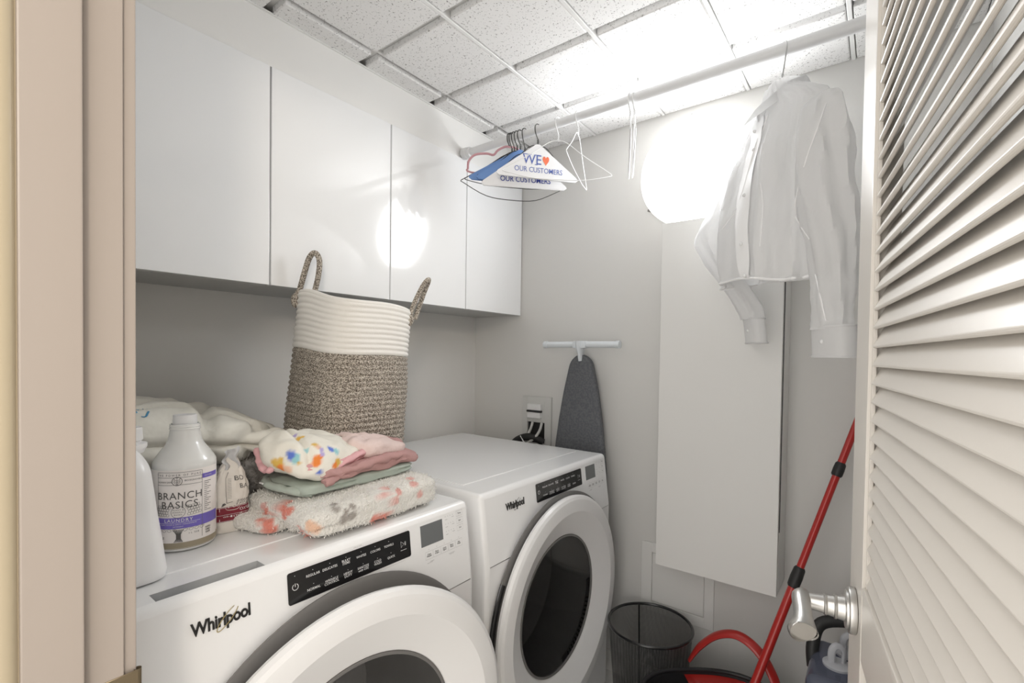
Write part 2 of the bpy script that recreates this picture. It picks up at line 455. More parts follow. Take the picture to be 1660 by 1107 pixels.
# one slat cross-section: flat board with rounded edges, front edge low
SLW, SLT, SLA = .0395, .0052, math.radians(63)
def slat_mesh(z):
    bm = new(); ca, sa = math.cos(SLA), math.sin(SLA); prof = []
    for k in range(7):
        a = math.pi/2 + math.pi*k/6; prof.append((-SLW/2+SLT/2*math.cos(a), SLT/2*math.sin(a)))
    for k in range(7):
        a = -math.pi/2 + math.pi*k/6; prof.append((SLW/2+SLT/2*math.cos(a), SLT/2*math.sin(a)))
    rings = []
    for s in (ST-.001, DW-ST+.001):
        rings.append([bm.verts.new(dp(s, DT/2+w*ca-t*sa, z+w*sa+t*ca)) for w, t in prof])
    n = len(prof)
    for k in range(n): bm.faces.new((rings[0][k], rings[0][(k+1) % n], rings[1][(k+1) % n], rings[1][k]))
    bm.faces.new(rings[0][::-1]); bm.faces.new(rings[1]); return bm
PITCH = .0238; Z0 = 1.0666
proto = None; zz = Z0
def put_slat(z):
    global proto
    if proto is None:
        proto = obj('slat', slat_mesh(Z0), 'door', door, smooth=20); return proto
    o = proto.copy(); COL.objects.link(o); o.location = proto.location + Vector((0, 0, (z-Z0)*SC)); return o
for k in range(36): put_slat(Z0+k*PITCH)
for k in range(25): put_slat(.330+k*PITCH)
# lever handle
HZ = .992; HS = .060
def hp(s, n, z): return dp(HS+s, n, HZ+z)
def dl(bm, prof, n=36):                      # lathe about the door normal, outwards
    rows = []
    for r, h in prof: rows.append([bm.verts.new(hp(r*math.cos(2*math.pi*k/n), -h, r*math.sin(2*math.pi*k/n))) for k in range(n)])
    for A, B in zip(rows, rows[1:]):
        for k in range(n): bm.faces.new((A[k], A[(k+1) % n], B[(k+1) % n], B[k]))
    bm.faces.new(rows[0][::-1]); bm.faces.new(rows[-1]); return bm
lever = obj('lever_handle', dl(new(), [(.029, 0), (.031, .001), (.0315, .006), (.0305, .0085), (.026, .0095), (.0255, .012), (.017, .013), (.0155, .0215), (.0165, .0225), (.0165, .0245), (.0145, .0255),
    (.0135, .033), (.0145, .034), (.0145, .0365), (.0125, .0375), (.0105, .058), (.011, .066), (.008, .069)]), 'nickel', door, smooth=50, label='brushed nickel lever')
bm = new()
path = spline([hp(-.014, -.062, .004), hp(.004, -.065, .004), hp(.022, -.065, .001), hp(.040, -.064, -.004), hp(.056, -.064, -.010), hp(.066, -.065, -.014), hp(.0675, -.065, -.0145)], 5)
tube(bm, path, [.0085, .0125, .0120, .0112, .0115, .0135, .0165, .0185, .0165], 20, flat=.80)
obj('lever_grip', bm, 'nickel', lever, smooth=50)

# ================================================================ wall cabinets
ys = [(-1.588, -1.1215), (-1.1215, -.7295), (-.7295, -.365), (-.365, -.002)]
labs = ['white gloss wall cabinet nearest the doorway, cut off by the door jamb', 'white gloss wall cabinet above the pillow and basket, second from the doorway',
        'white gloss wall cabinet mirroring the hangers, third from the doorway', 'narrow white gloss wall cabinet in the corner at the far wall']
for (y0, y1), lb in zip(ys, labs):
    t = thing('wall_cabinet', lb, 'cabinet', (.13, (y0+y1)/2, 1.517), 'gloss wall cabinets')
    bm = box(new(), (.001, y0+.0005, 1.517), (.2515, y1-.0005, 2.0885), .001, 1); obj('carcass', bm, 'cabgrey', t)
    obj('door', box(new(), (.2535, y0+.0022, 1.5165), (.272, y1-.0022, 2.0885), .0018, 2), 'cab', t)

# ================================================================ round wall lamp
lc = Vector((1.035, 0, 1.985)); LR = .192
t = thing('wall_lamp', 'round opal glass lamp glowing on the far wall below the ceiling', 'lamp', (lc.x, -.001, lc.z))
def lampl(bm, prof, n=64): return lathe(bm, [(r, -h) for r, h in prof], (lc.x, 0, lc.z), 'y', n)
obj('base_plate', lampl(new(), [(0, .0005), (.176, .0005), (.184, .006), (.186, .0225), (0, .0225)]), 'plasticw', t)
obj('glass_shade', lampl(new(), [(.181, .058), (.170, .064), (.15, .069), (.11, .074), (.06, .077), (0, .078)]), 'lampglass', t, smooth=60)
obj('shade_rim', lampl(new(), [(.1815, .0575), (.188, .0535), (LR, .044), (LR, .030), (.188, .024), (.184, .023), (.184, .040), (.1815, .052)]), 'opalrim', t, smooth=60)
for a in (95, 213, 333):
    a = math.radians(a); bm = new(); dx, dz = math.cos(a), math.sin(a)
    tube(bm, [(lc.x+dx*.186, -.018, lc.z+dz*.186), (lc.x+dx*.197, -.018, lc.z+dz*.197), (lc.x+dx*.199, -.030, lc.z+dz*.199), (lc.x+dx*.188, -.041, lc.z+dz*.188)], .004, 8)
    obj('clip', bm, 'clip', t)

# ================================================================ ironing cabinet, access panel, outlet box on the far wall
t = thing('ironing_cabinet', 'tall white flat cabinet mounted on the far wall under the round lamp', 'cabinet', (1.145, 0, .631))
obj('carcass', box(new(), (.972, -.117, .635), (1.330, -.0005, 1.787), .001, 1), 'panel', t)
obj('door', box(new(), (.9615, -.140, .631), (1.329, -.122, 1.791), .0015, 2), 'panel', t)
bm = box(new(), (1.3292, -.123, .82), (1.3308, -.117, 1.76)); obj('gap_shade', bm, 'matblack', t)  # black strip painted as the shade in the gap behind the door
t = thing('access_panel', 'painted flush access panel low on the far wall behind the wire bin', 'panel', (.989, 0, .392))
bm = box(new(), (.858, -.006, .392), (.898, -.0005, .647), .001, 1); box(bm, (1.088, -.006, .392), (1.120, -.0005, .647), .001, 1)
box(bm, (.898, -.006, .392), (1.088, -.0005, .428), .001, 1); box(bm, (.898, -.006, .612), (1.088, -.0005, .647), .001, 1); obj('frame', bm, 'panel', t)
obj('hatch', box(new(), (.9005, -.0048, .4305), (1.0855, -.0005, .6095), .001, 1), 'panel', t)

t = thing('outlet_box', 'grey laundry outlet box with hoses, set in the far wall behind the dryer', 'outlet box', (.371, 0, .93))
def frame4(bm, x0, x1, z0, z1, X0, X1, Zb, Zt, ya, yb):   # face plate with a rectangular opening
    for lo, hi in (((x0, ya, z0), (X0, yb, z1)), ((X1, ya, z0), (x1, yb, z1)), ((X0, ya, z0), (X1, yb, Zb)), ((X0, ya, Zt), (X1, yb, z1))): box(bm, lo, hi, .0012, 1)
bm = new(); frame4(bm, .296, .446, .93, 1.160, .322, .413, .958, 1.048, -.012, -.0005); obj('face_plate', bm, 'boxgrey', t)
bm = box(new(), (.323, -.004, .958), (.412, -.001, 1.048)); obj('cavity_shade', bm, 'matblack', t)  # flat black sheet painted as the shade inside the box opening
bm = box(new(), (.330, -.026, 1.066), (.400, -.011, 1.092), .003); box(bm, (.330, -.026, 1.101), (.400, -.011, 1.128), .003); obj('valve_cover', bm, 'plasticw', t)
bm = box(new(), (.328, -.0285, 1.0925), (.404, -.014, 1.1005), .002); obj('valve_lever', bm, 'black', t)
for x, z in ((.309, 1.08), (.431, 1.08), (.309, .985), (.431, .985)):
    obj('screw', lathe(new(), [(.0035, -.011), (.0035, -.013), (0, -.0135)], (x, 0, z), 'y', 12), 'steel', t)
bm = new(); tube(bm, spline([(.350, -.010, 1.046), (.349, -.022, 1.020), (.338, -.035, .985), (.315, -.045, .955), (.30, -.05, .91)], 6), .006, 10); obj('hose', bm, 'hose', t, label='braided hose')
bm = new(); tube(bm, spline([(.398, -.010, 1.046), (.399, -.025, 1.018), (.383, -.040, .985), (.345, -.050, .955), (.31, -.055, .915)], 6), .006, 10); obj('hose', bm, 'hose', t, label='braided hose')
bm = new(); tube(bm, spline([(.410, -.014, .965), (.375, -.035, .985), (.330, -.048, .982), (.285, -.055, .955), (.26, -.06, .90)], 6), .0155, 12); obj('drain_hose', bm, 'rubber', t, label='black drain hose')
bm = new(); tube(bm, [(.322, -.062, .990), (.36, -.066, .945)], .0022, 6); tube(bm, [(.349, -.066, .965), (.322, -.064, .94)], .0022, 6); obj('cable_tie', bm, 'plasticw', t)

# ================================================================ ironing board leaning on the far wall
t = thing('ironing_board', 'ironing board in a charcoal cover leaning on the far wall behind the dryer', 'ironing board', (.60, -.1, .10))
def board_half(z):                            # half width along the board, nose at the top
    s = max(0., 1.345-z)
    return .040*math.sqrt(max(0, 1-(1-min(1, s/.045))**2)) + .112*(1-math.exp(-s/.38))
zs = [1.345-.05*(k/8)**2 for k in range(9)] + [1.345-.05-.92*(k/30) for k in range(1, 31)]
def cxb(z): return .609+.012*max(0, (1.34-z))
def yb_(z): return -.028-.050*max(0, 1.34-z)/1.2
rows = []; bm = new(); TH = .030
for z in zs:
    w = board_half(z); r = []
    for k in range(24):
        a = 2*math.pi*k/24; cx_, sy_ = spow(math.cos(a), .22), spow(math.sin(a), .5)
        r.append(bm.verts.new((cxb(z)+w*cx_, yb_(z)-TH/2+TH/2*sy_ + .0012*nz3((cx_*w, z, 0), 30), z)))
    rows.append(r)
for A, B in zip(rows, rows[1:]):
    for k in range(24): bm.faces.new((A[k], A[(k+1) % 24], B[(k+1) % 24], B[k]))
bm.faces.new(rows[-1]); bm.faces.new(rows[0][::-1])
obj('padded_cover', bm, 'ironcover', t, smooth=60)
bm = new(); cyl(bm, (.444, -.062, 1.385), (.777, -.062, 1.385), .0125, n=20)
foot = obj('foot_bar', bm, 'tbar', t)
for x0, x1 in ((.441, .456), (.765, .780)): obj('end_cap', cyl(new(), (x0, -.062, 1.385), (x1, -.062, 1.385), .0145, n=20), 'tbar', foot)
bm = new(); tube(bm, [(.609, -.060, 1.398), (.609, -.060, 1.375), (.609, -.055, 1.35), (.609, -.050, 1.322)], [.030, .027, .020, .017], 16, flat=.5)
box(bm, (.581, -.078, 1.370), (.641, -.047, 1.399), .006); obj('leg_joint', bm, 'tbar', t)
bm = new()
for x in (.585, .635): obj('folded_leg', tube(new(), [(x, -.015, 1.32), (x, -.030, .6), (x, -.050, .12)], .008, 8), 'tbar', t)

# ================================================================ washer and dryer
XF = .778; ZK = .795
def fx(z): return XF - .023*min(1., max(0., (z-ZK)/.18))
def build_machine(name, label, y0, y1, door_ang, hinge_left, slot):
    yc = (y0+y1)/2; zc = .567; zb, zt = .125, .980
    t = thing(name, label, name.split('_')[0], (.40, yc, .10))
    # cabinet shell: bevelled box, console sheared back, front opened
    bm = new(); box(bm, (.025, y0, zb), (XF, y1, zt), .014, 3)
    bmesh.ops.bisect_plane(bm, geom=bm.verts[:]+bm.edges[:]+bm.faces[:], plane_co=(0, 0, ZK), plane_no=(0, 0, 1))
    for v in bm.verts:
        if v.co.x > .5: v.co.x -= XF-fx(v.co.z)
    bmesh.ops.delete(bm, geom=[f for f in bm.faces if f.normal.x > .93 and f.calc_area() > .01], context='FACES')
    if slot:                                   # detergent drawer grip cut in the top
        sx0, sx1, s0, s1 = .712, .7405, -1.512, -1.357
        top = [f for f in bm.faces if f.normal.z > .99 and f.calc_area() > .1]
        for co, no in (((sx0, 0, 0), (1, 0, 0)), ((sx1, 0, 0), (1, 0, 0)), ((0, s0, 0), (0, 1, 0)), ((0, s1, 0), (0, 1, 0))):
            top = [f for f in bm.faces if f.normal.z > .99 and abs(f.calc_center_median().z-zt) < 1e-4]
            bmesh.ops.bisect_plane(bm, geom=list({e for f in top for e in f.edges})+top, plane_co=co, plane_no=no)
        kill = [f for f in bm.faces if f.normal.z > .99 and sx0 < f.calc_center_median().x < sx1 and s0 < f.calc_center_median().y < s1]
        bmesh.ops.delete(bm, geom=kill, context='FACES')
    obj('cabinet', bm, 'enamel', t, smooth=30)
    if slot:
        bm = new()
        A = [(sx0, s0), (sx1, s0), (sx1, s1), (sx0, s1)]; B = [(sx0+.004, s0+.006), (sx1, s0+.006), (sx1, s1-.006), (sx0+.004, s1-.006)]
        va = [bm.verts.new((x, y, zt-.0002)) for x, y in A]; vb = [bm.verts.new((x, y, zt-.022)) for x, y in B]
        for k in range(4): bm.faces.new((va[k], va[(k+1) % 4], vb[(k+1) % 4], vb[k]))
        bm.faces.new(vb); obj('drawer_grip', bm, 'recess', t, smooth=0, label='grey recessed grip')
    # raised top plate and front strip
    bm = new(); box(bm, (.07, y0+.040, zt-.002), (.655, y1-.040, zt+.0022), .002, 2)
    obj('top_panel', bm, 'enamel', t, smooth=30)
    # front skin with a round opening
    def skin(lower):
        bm = new(); ri = .300; n = 96; rows = []
        ya, yb, za, zb2 = y0+.0135, y1-.0135, zb+.0135, zt-.0135
        ring_k = 10
        for k in range(ring_k+1):
            row = []
            for i in range(n):
                a = 2*math.pi*i/n; c, s = math.cos(a), math.sin(a)
                d = min(((yb-yc) if c > 0 else (yc-ya))/max(abs(c), 1e-6), ((zb2-zc) if s > 0 else (zc-za))/max(abs(s), 1e-6))
                q = ri+(d-ri)*k/ring_k; row.append(bm.verts.new((0, yc+c*q, zc+s*q)))
            rows.append(row)
        for A, B in zip(rows, rows[1:]):
            for i in range(n): bm.faces.new((A[i], A[(i+1) % n], B[(i+1) % n], B[i]))
        cy0, cz0, cy1 = ya, za, yb                       # close the corners
        for sy, sz in ((ya, za), (yb, za), (ya, zb2), (yb, zb2)):
            near = sorted(rows[-1], key=lambda v: (v.co.y-sy)**2+(v.co.z-sz)**2)[:2]; cv = bm.verts.new((0, sy, sz)); bm.faces.new((near[0], cv, near[1]))
        cut = ZK-.001 if lower else ZK+.001
        bmesh.ops.bisect_plane(bm, geom=bm.verts[:]+bm.edges[:]+bm.faces[:], plane_co=(0, 0, cut), plane_no=(0, 0, 1), clear_outer=lower, clear_inner=not lower)
        for v in bm.verts: v.co.x = fx(v.co.z)
        return bm
    obj('front_panel', skin(True), 'enamel', t, smooth=30); con = obj('console', skin(False), 'enamel', t, smooth=30)
    for u0, u1 in ((y0+.010, yc-.27), (yc+.27, y1-.010)): obj('console_seam', box(new(), (.74, u0, ZK-.004), (XF-.004, u1, ZK+.004)), 'mid', t)
    obj('toe_kick', box(new(), (.06, y0+.02, .10), (.74, y1-.02, zb+.01), .004), 'recess', t)
    # drum
    bm = lathe(new(), [(.300, .772), (.262, .760), (.258, .74), (.255, .70), (.255, .20), (.06, .17), (0, .165)], (0, yc, zc), 'x', 64); obj('drum', bm, 'steel' if slot else 'drumgrey', t, smooth=50)
    # grey bezel the door closes on
    bm = lathe(new(), [(.298, .768), (.318, .779), (.343, .7815), (.3475, .783), (.3475, .7865), (.340, .789), (.31, .789), (.298, .785)], (0, yc, zc), 'x', 96, closed=True); obj('bezel', bm, 'gasket', t, smooth=50)
    ga = (-32, 28) if slot else (150, 214)     # black crescent painted as the shade in the grip hollow beside the door
    bm = lathe(new(), [(.334, .786), (.3495, .784), (.3505, .7865), (.349, .789), (.334, .7905)], (0, yc, zc), 'x', 24, closed=True, a0=math.radians(ga[0]), a1=math.radians(ga[1])); obj('grip_shade', bm, 'black', t, smooth=50)
    if not slot:                               # lint grille low in the opening
        bm = new()
        for k in range(15):
            for q in range(3):
                a = math.radians(-68+k*3.6); rr = .236-.010*q; c = (.7435+.0*q, yc+math.cos(a)*rr, zc+math.sin(a)*rr)
                box(bm, (c[0], c[1]-.0032, c[2]-.0026), (c[0]+.002, c[1]+.0032, c[2]+.0026))
        g = lathe(new(), [(.258, .7425), (.205, .7425)], (0, yc, zc), 'x', 30, a0=math.radians(-78), a1=math.radians(0)); gr = obj('lint_grille', g, 'gasket', t); obj('grille_slots', bm, 'black', gr, kind='stuff')
    # door: white ring with a dished centre, glass bowl, seal line
    hy = yc + (-.335 if hinge_left else .335)
    ca, sa = math.cos(math.radians(door_ang)), math.sin(math.radians(door_ang))
    def swing(bm):
        for v in bm.verts:
            d = v.co.y-hy; x = v.co.x-.790
            v.co.y = hy+d*ca-(x*sa if hinge_left else -x*sa); v.co.x = .790+x*ca+abs(d)*sa
        return bm
    L = lambda prof, cl=False: swing(lathe(new(), prof, (0, yc, zc), 'x', 96, closed=cl))
    dr = obj('door', L([(.300, .787), (.330, .788), (.3365, .792), (.338, .800), (.334, .808), (.326, .8125), (.318, .8140), (.289, .8140), (.212, .780), (.2105, .778), (.2105, .772), (.25, .775), (.29, .783)], True), 'plasticw', t, smooth=16)
    obj('glass_seal', L([(.2108, .7815), (.2085, .7825), (.2045, .7815), (.2045, .774), (.2108, .774)], True), 'gasket', dr, smooth=50)
    obj('door_glass', L([(.2055, .778), (.20, .777), (.16, .772), (.10, .768), (.05, .7665), (0, .766), (0, .762), (.05, .7625), (.10, .764), (.16, .768), (.20, .773), (.2055, .775)]), 'glass', dr, smooth=60)
    # control print
    def fm(e): return lambda u, v: Vector((fx(v)+e, u, v))
    dy = yc+1.2175
    bm = new(); r2, p0, p1, q0, q1 = .004, -1.3265+dy, -1.056+dy, .9055, .9590
    pts = []
    for (cx_, cz_, a) in ((p1-r2, q0+r2, -90), (p1-r2, q1-r2, 0), (p0+r2, q1-r2, 90), (p0+r2, q0+r2, 180)):
        pts += [(cx_+r2*math.cos(math.radians(a+b)), cz_+r2*math.sin(math.radians(a+b))) for b in (0, 30, 60, 90)]
    f1 = fm(.0012); f0 = fm(-.001)
    V1 = [bm.verts.new(f1(*p)) for p in pts]; V0 = [bm.verts.new(f0(*p)) for p in pts]; bm.faces.new(V1)
    for k in range(len(pts)): bm.faces.new((V0[k], V0[(k+1) % len(pts)], V1[(k+1) % len(pts)], V1[k]))
    pan = obj('touch_panel', bm, 'black', t, smooth=30, label='black touch strip with cycle names')
    bm = new(); f = fm(.0016); up, lo = .9435, .9195
    for s, u, v in (('REGULAR', -1.280, up), ('DELICATES', -1.2465, up), ('BULKY\nITEMS', -1.2125, up), ('WHITES', -1.179, up), ('COLORS', -1.146, up), ('TOWELS', -1.1125, up),
                    ('NORMAL', -1.280, lo), ('WRINKLE\nCONTROL', -1.2445, lo), ('HEAVY\nDUTY', -1.210, lo), ('SANITIZE\nwith OXI', -1.176, lo), ('COLD\nWASH', -1.142, lo), ('QUICK', -1.1085, lo)):
        txt(bm, s, .0062, f, u+dy, v, bold=.006)
        rect2d(bm, u+dy-.0006, v+.0078, u+dy+.0006, v+.0088, f)
    stroke(bm, circ(-1.3135+dy, .9335, .0052, 24, math.radians(120), math.radians(420)), .0010, f); stroke(bm, [(-1.3135+dy, .9335), (-1.3135+dy, .9395)], .0010, f)
    rect2d(bm, -1.3141+dy, .9515, -1.3129+dy, .9525, f)
    c = -1.0755+dy
    stroke(bm, [(c-.006, .930), (c-.006, .942), (c+.002, .936)], .0009, f, True); stroke(bm, [(c+.0042, .932), (c+.0042, .940)], .0009, f); stroke(bm, [(c+.0064, .932), (c+.0064, .940)], .0009, f)
    rect2d(bm, c-.008, .9235, c+.008, .9243, f)
    obj('cycle_print', bm, 'ink', pan, smooth=0)
    bm = new(); f = fm(.0008); box_ = [(-1.025, .912), (-.9585, .912), (-.9585, .9580), (-1.025, .9580)]
    V1 = [bm.verts.new(f(u+dy, v)) for u, v in box_]; V0 = [bm.verts.new(f0(u+dy, v)) for u, v in box_]; bm.faces.new(V1)
    for k in range(4): bm.faces.new((V0[k], V0[(k+1) % 4], V1[(k+1) % 4], V1[k]))
    obj('display', bm, 'lcd', t, smooth=0, label='blank grey display')
    bm = new(); f = fm(.0005); W2 = .0005
    for k, s in enumerate(('Temp', 'Spin', 'Soil')):
        v = .9575-.0168*k; outline(bm, -.9115+dy, v-.006, -.8905+dy, v+.006, W2, f)
        for q in range(4): rect2d(bm, -.948+dy+q*.008, v+.0015, -.9466+dy+q*.008, v+.0029, f)
        rect2d(bm, -.9485+dy, v-.0052, -.941+dy, v-.0044, f); rect2d(bm, -.927+dy, v-.003, -.919+dy, v-.0022, f)
    for k in range(5):
        u = -1.0045+.0238*k; outline(bm, u-.011+dy, .882, u+.011+dy, .8985, W2, f); rect2d(bm, u+dy-.0007, .902, u+dy+.0007, .9034, f)
    rect2d(bm, -1.012+dy, .8735, -.995+dy, .8742, f); rect2d(bm, -1.003+dy, .8755, -.991+dy, .8764, f)
    rect2d(bm, -.945+dy, .8745, -.925+dy, .8752, f); rect2d(bm, -.942+dy, .8722, -.928+dy, .8729, f)
    for v, u0, u1 in ((.9612, -1.32, -1.06), (.9010, -1.30, -1.075)): rect2d(bm, u0+dy, v, u1+dy, v+.0003, f)
    txt(bm, 'what to wash', .0035, f, -1.185+dy, .9635); txt(bm, 'how to wash', .0035, f, -1.185+dy, .8985)
    obj('key_outlines', bm, 'mid', t, smooth=0)
    bm = new(); f = fm(.0006)
    for k, s in enumerate(('Temp', 'Spin', 'Soil')): txt(bm, s, .0050, f, -.901+dy, .9575-.0168*k, bold=.01)
    for k, s in enumerate(('Clean\nWasher', 'Drain\n& Spin', 'Cycle\nSignal', 'Extra\nRinse', 'Fan\nFresh')): txt(bm, s, .0048, f, -1.0045+.0238*k+dy, .8905, bold=.012)
    obj('key_print', bm, 'dark', t, smooth=0, kind='stuff')
    # badge
    lu, lv = (-1.4305, .9265)
    bm = new(); f = fm(.0018); a, fc = text2d('Whirlpool', .0265, bold=.024, space=.95); add2d(bm, a, fc, f, lu+dy, lv, 0., .80)
    g = bmesh.ops.extrude_face_region(bm, geom=bm.faces[:]); bmesh.ops.translate(bm, verts=[v for v in g['geom'] if isinstance(v, bmesh.types.BMVert)], vec=(-.0016, 0, 0))
    obj('badge', bm, 'black', t, smooth=0, label='black maker lettering')
    bm = new(); f = fm(.0024); e = []
    for k in range(40):
        a = 2*math.pi*k/40; x, y = .0215*math.cos(a), .0058*math.sin(a); r = math.radians(44)
        e.append((lu+.0075+dy+x*math.cos(r)-y*math.sin(r), lv+.001+x*math.sin(r)+y*math.cos(r)))
    stroke(bm, e[4:38], .0013, f); obj('badge_swirl', bm, 'gold' if slot else 'dark', t, smooth=0, label='thin swirl around the lettering')
    return t
build_machine('washer', 'white front-loading washer beside the doorway, laundry piled on top', -1.572, -.867, 6.0, True, True)
build_machine('dryer', 'white front-loading dryer with a bare top, in the corner by the far wall', -.821, -.116, 0.4, False, False)

# ================================================================ hanging rod and hangers
RY, RZ = -.386, 2.106
t = thing('closet_rod', 'white hanging rod running across the room below the ceiling', 'rod', (1.02, RY, RZ))
bm = cyl(new(), (.275, RY, RZ), (.955, RY, RZ), .0135, n=24); obj('tube', bm, 'rod', t)
bm = cyl(new(), (.945, RY, RZ), (RX-.002, RY, RZ), .0160, n=24); obj('sleeve', bm, 'rod', t)
bm = lathe(new(), [(0, .2725), (.021, .2725), (.021, .279), (.0195, .281), (.0195, .285), (.021, .287), (.021, .292), (.018, .295), (.018, .300), (.0195, .302), (.0195, .308), (.0135, .311)], (0, RY, RZ), 'x', 28); obj('end_cup', bm, 'rod', t)
bm = lathe(new(), [(0, RX-.0005), (.021, RX-.0005), (.021, RX-.012), (.016, RX-.02)], (0, RY, RZ), 'x', 28); obj('end_cup', bm, 'rod', t)

RT = .0162
def hanger_frame(x, yaw, drop=0.):
    """local (a along the hanger, z) -> plan point; the hook sits on the rod"""
    c, s = math.cos(yaw), math.sin(yaw)
    return lambda a, z, o=0.: Vector((x + a*s + o*c, RY - a*c + o*s, RZ + z))
def hook_pts(F, r=RT, neck=-.060, x=None, yaw=0.):
    # the hook wraps the rod square on, then turns to the hanger's own plane
    G = F if x is None else hanger_frame(x, 0.)
    pts = [G(-(r+.004), -.004)]
    for k in range(9):
        a = math.pi*(1-k/8); pts.append(G(math.cos(a)*(r+.0025), math.sin(a)*(r+.0025)))
    pts += [G(.0165, -.012), G(.006, neck*.62-.006), F(0, neck)]
    return spline(pts, 3)
def wire_hanger(x, yaw, label, m, group, half=.170, drop=.088, sag=.014, wire=.0014, hw=.0017, tilt=0., hm=None, na=-.058):
    F = hanger_frame(x, yaw)
    t = thing('wire_hanger', label, 'hanger', (x, RY, RZ-.2), group)
    bm = tube(new(), hook_pts(F, neck=na+.022, x=x), hw, 7)
    for k in range(2):                        # twisted neck
        tube(bm, [F(.0022*math.cos(q*1.3+k*math.pi), na+.024-.0028*q, .0022*math.sin(q*1.3+k*math.pi)) for q in range(10)], hw*.8, 5)
    obj('hook', bm, hm or m, t)
    c = na-.006
    pts = [F(0, na), F(.03, c), F(half*.5, c-drop*.45+tilt*.5), F(half-.012, c-drop*.95+tilt), F(half, c-.004-drop+tilt), F(half-.008, c-.010-drop+tilt),
           F(half*.5, c-.012-drop-sag+tilt*.5), F(0, c-.012-drop-sag*1.2), F(-half*.5, c-.012-drop-sag-tilt*.5), F(-half+.008, c-.010-drop-tilt), F(-half, c-.004-drop-tilt), F(-half+.012, c-drop*.95-tilt), F(-half*.5, c-drop*.45-tilt*.5), F(-.03, c)]
    obj('frame', tube(new(), spline(pts, 4, True), wire, 6, closed=True), m, t)
    return t
def paper_hanger(x, yaw, label, pm, ink, tilt=0., half=.140, heart=True, group='paper covered dry-cleaner hangers', na=-.054, drop=.100, bold=.002):
    t = wire_hanger(x, yaw, label, 'wire_k', group, half=half, drop=drop-.012, sag=.001, tilt=tilt, na=na)
    t.name = 'paper_hanger'
    F = hanger_frame(x, yaw); tp = na+.004
    out = [(-.006, tp), (.006, tp), (half*.99, tp-drop+tilt), (half+.004, tp-drop-.008+tilt), (half-.006, tp-drop-.016+tilt), (-half+.006, tp-drop-.016-tilt), (-half-.004, tp-drop-.008-tilt), (-half*.99, tp-drop-tilt)]
    bm = new()
    A = [bm.verts.new(F(a, z, .0030)) for a, z in out]; B = [bm.verts.new(F(a, z, -.0030)) for a, z in out]
    bm.faces.new(A); bm.faces.new(B); n = len(out)
    for k in range(n):
        if k != 4: bm.faces.new((A[k], A[(k+1) % n], B[(k+1) % n], B[k]))
    cape = obj('paper_cape', bm, pm, t, smooth=20)
    if ink:
        g = lambda u, v: F(-u, tp+v - tilt*u/half, .0036)   # reads left to right from the doorway
        sc_ = half/.140
        bm = new(); txt(bm, 'WE', .047*sc_, g, -.020*sc_, -.054*sc_, bold=bold, sx=.92); txt(bm, 'OUR CUSTOMERS', .0245*sc_, g, .003, -.088*sc_, bold=bold*.8, sx=.86)
        for (u0, v0, w) in ((-.044, -.038, .016), (-.028, -.038, .010), (-.008, -.038, .010), (-.006, -.0705, .010)): rect2d(bm, (u0-w/2)*sc_, v0*sc_, (u0+w/2)*sc_, (v0+.0022)*sc_, g)
        obj('lettering', bm, ink, cape, smooth=0, kind='stuff')
        if heart:
            bm = new(); hp_ = []
            for k in range(40):
                a = 2*math.pi*k/40; hp_.append((.028+.00072*16*math.sin(a)**3, -.052+.00112*(13*math.cos(a)-5*math.cos(2*a)-2*math.cos(3*a)-math.cos(4*a))))
            bm.faces.new([bm.verts.new(g(u, v)) for u, v in hp_]); obj('heart', bm, 'inkorange', cape, smooth=0)
    return t
# velvet hanger at the back of the bunch
YW = -.70
F = hanger_frame(.497, YW)
t = thing('velvet_hanger', 'dusty pink velvet hanger at the cabinet end of the bunched hangers', 'hanger', (.497, RY, RZ-.2))
obj('hook', tube(new(), hook_pts(F, neck=-.03, x=.497), .0020, 8), 'wire_k', t)
bm = tube(new(), spline([F(-.15, -.118), F(-.147, -.092), F(-.125, -.068), F(-.085, -.060), F(-.06, -.062), F(-.045, -.045), F(-.02, -.030), F(0, -.028), F(.02, -.030), F(.045, -.045), F(.06, -.062), F(.085, -.060), F(.125, -.068), F(.147, -.092), F(.15, -.118)], 4), .0040, 10)
tube(bm, spline([F(.15, -.118), F(.14, -.130), F(0, -.135), F(-.14, -.130), F(-.15, -.118)], 4), .0034, 8); obj('body', bm, 'pinkvelvet', t)
bun = 'dark wire hangers bunched at the cabinet end of the rod'
wire_hanger(.505, YW+.03, 'dark wire hanger hanging lowest, nearest the cabinets', 'wire_k', bun, drop=.098, sag=.036, half=.180)
wire_hanger(.516, YW-.03, 'dark wire hanger against the blue paper hangers, second from the cabinets', 'wire_k', bun, drop=.088, half=.172, sag=.010)
paper_hanger(.528, YW, 'dry-cleaner hanger with a blue paper cape, nearest the cabinets', 'paperb', None, .0, half=.165, drop=.098)
paper_hanger(.542, YW+.03, 'dry-cleaner hanger with a blue paper cape, second from the cabinets', 'paperb', None, -.002, half=.150, drop=.098)
paper_hanger(.562, YW-.02, 'white paper hanger printed in bold blue, half hidden behind the heart one', 'paper', 'inkbold', -.002, half=.148, heart=False, drop=.104, na=-.070, bold=.012)
paper_hanger(.616, YW, 'white paper hanger reading WE OUR CUSTOMERS with an orange heart, in front', 'paper', 'inkblue', .002, half=.140)
wire_hanger(.697, YW-.12, 'white wire hanger just right of the paper hangers', 'wire_w', 'white wire hangers in mid rod', drop=.092, half=.182, wire=.0013)
wire_hanger(.772, .33, 'white wire hanger turned aslant, second right of the paper hangers', 'wire_w', 'white wire hangers in mid rod', drop=.105, half=.17, wire=.0013, sag=.006)
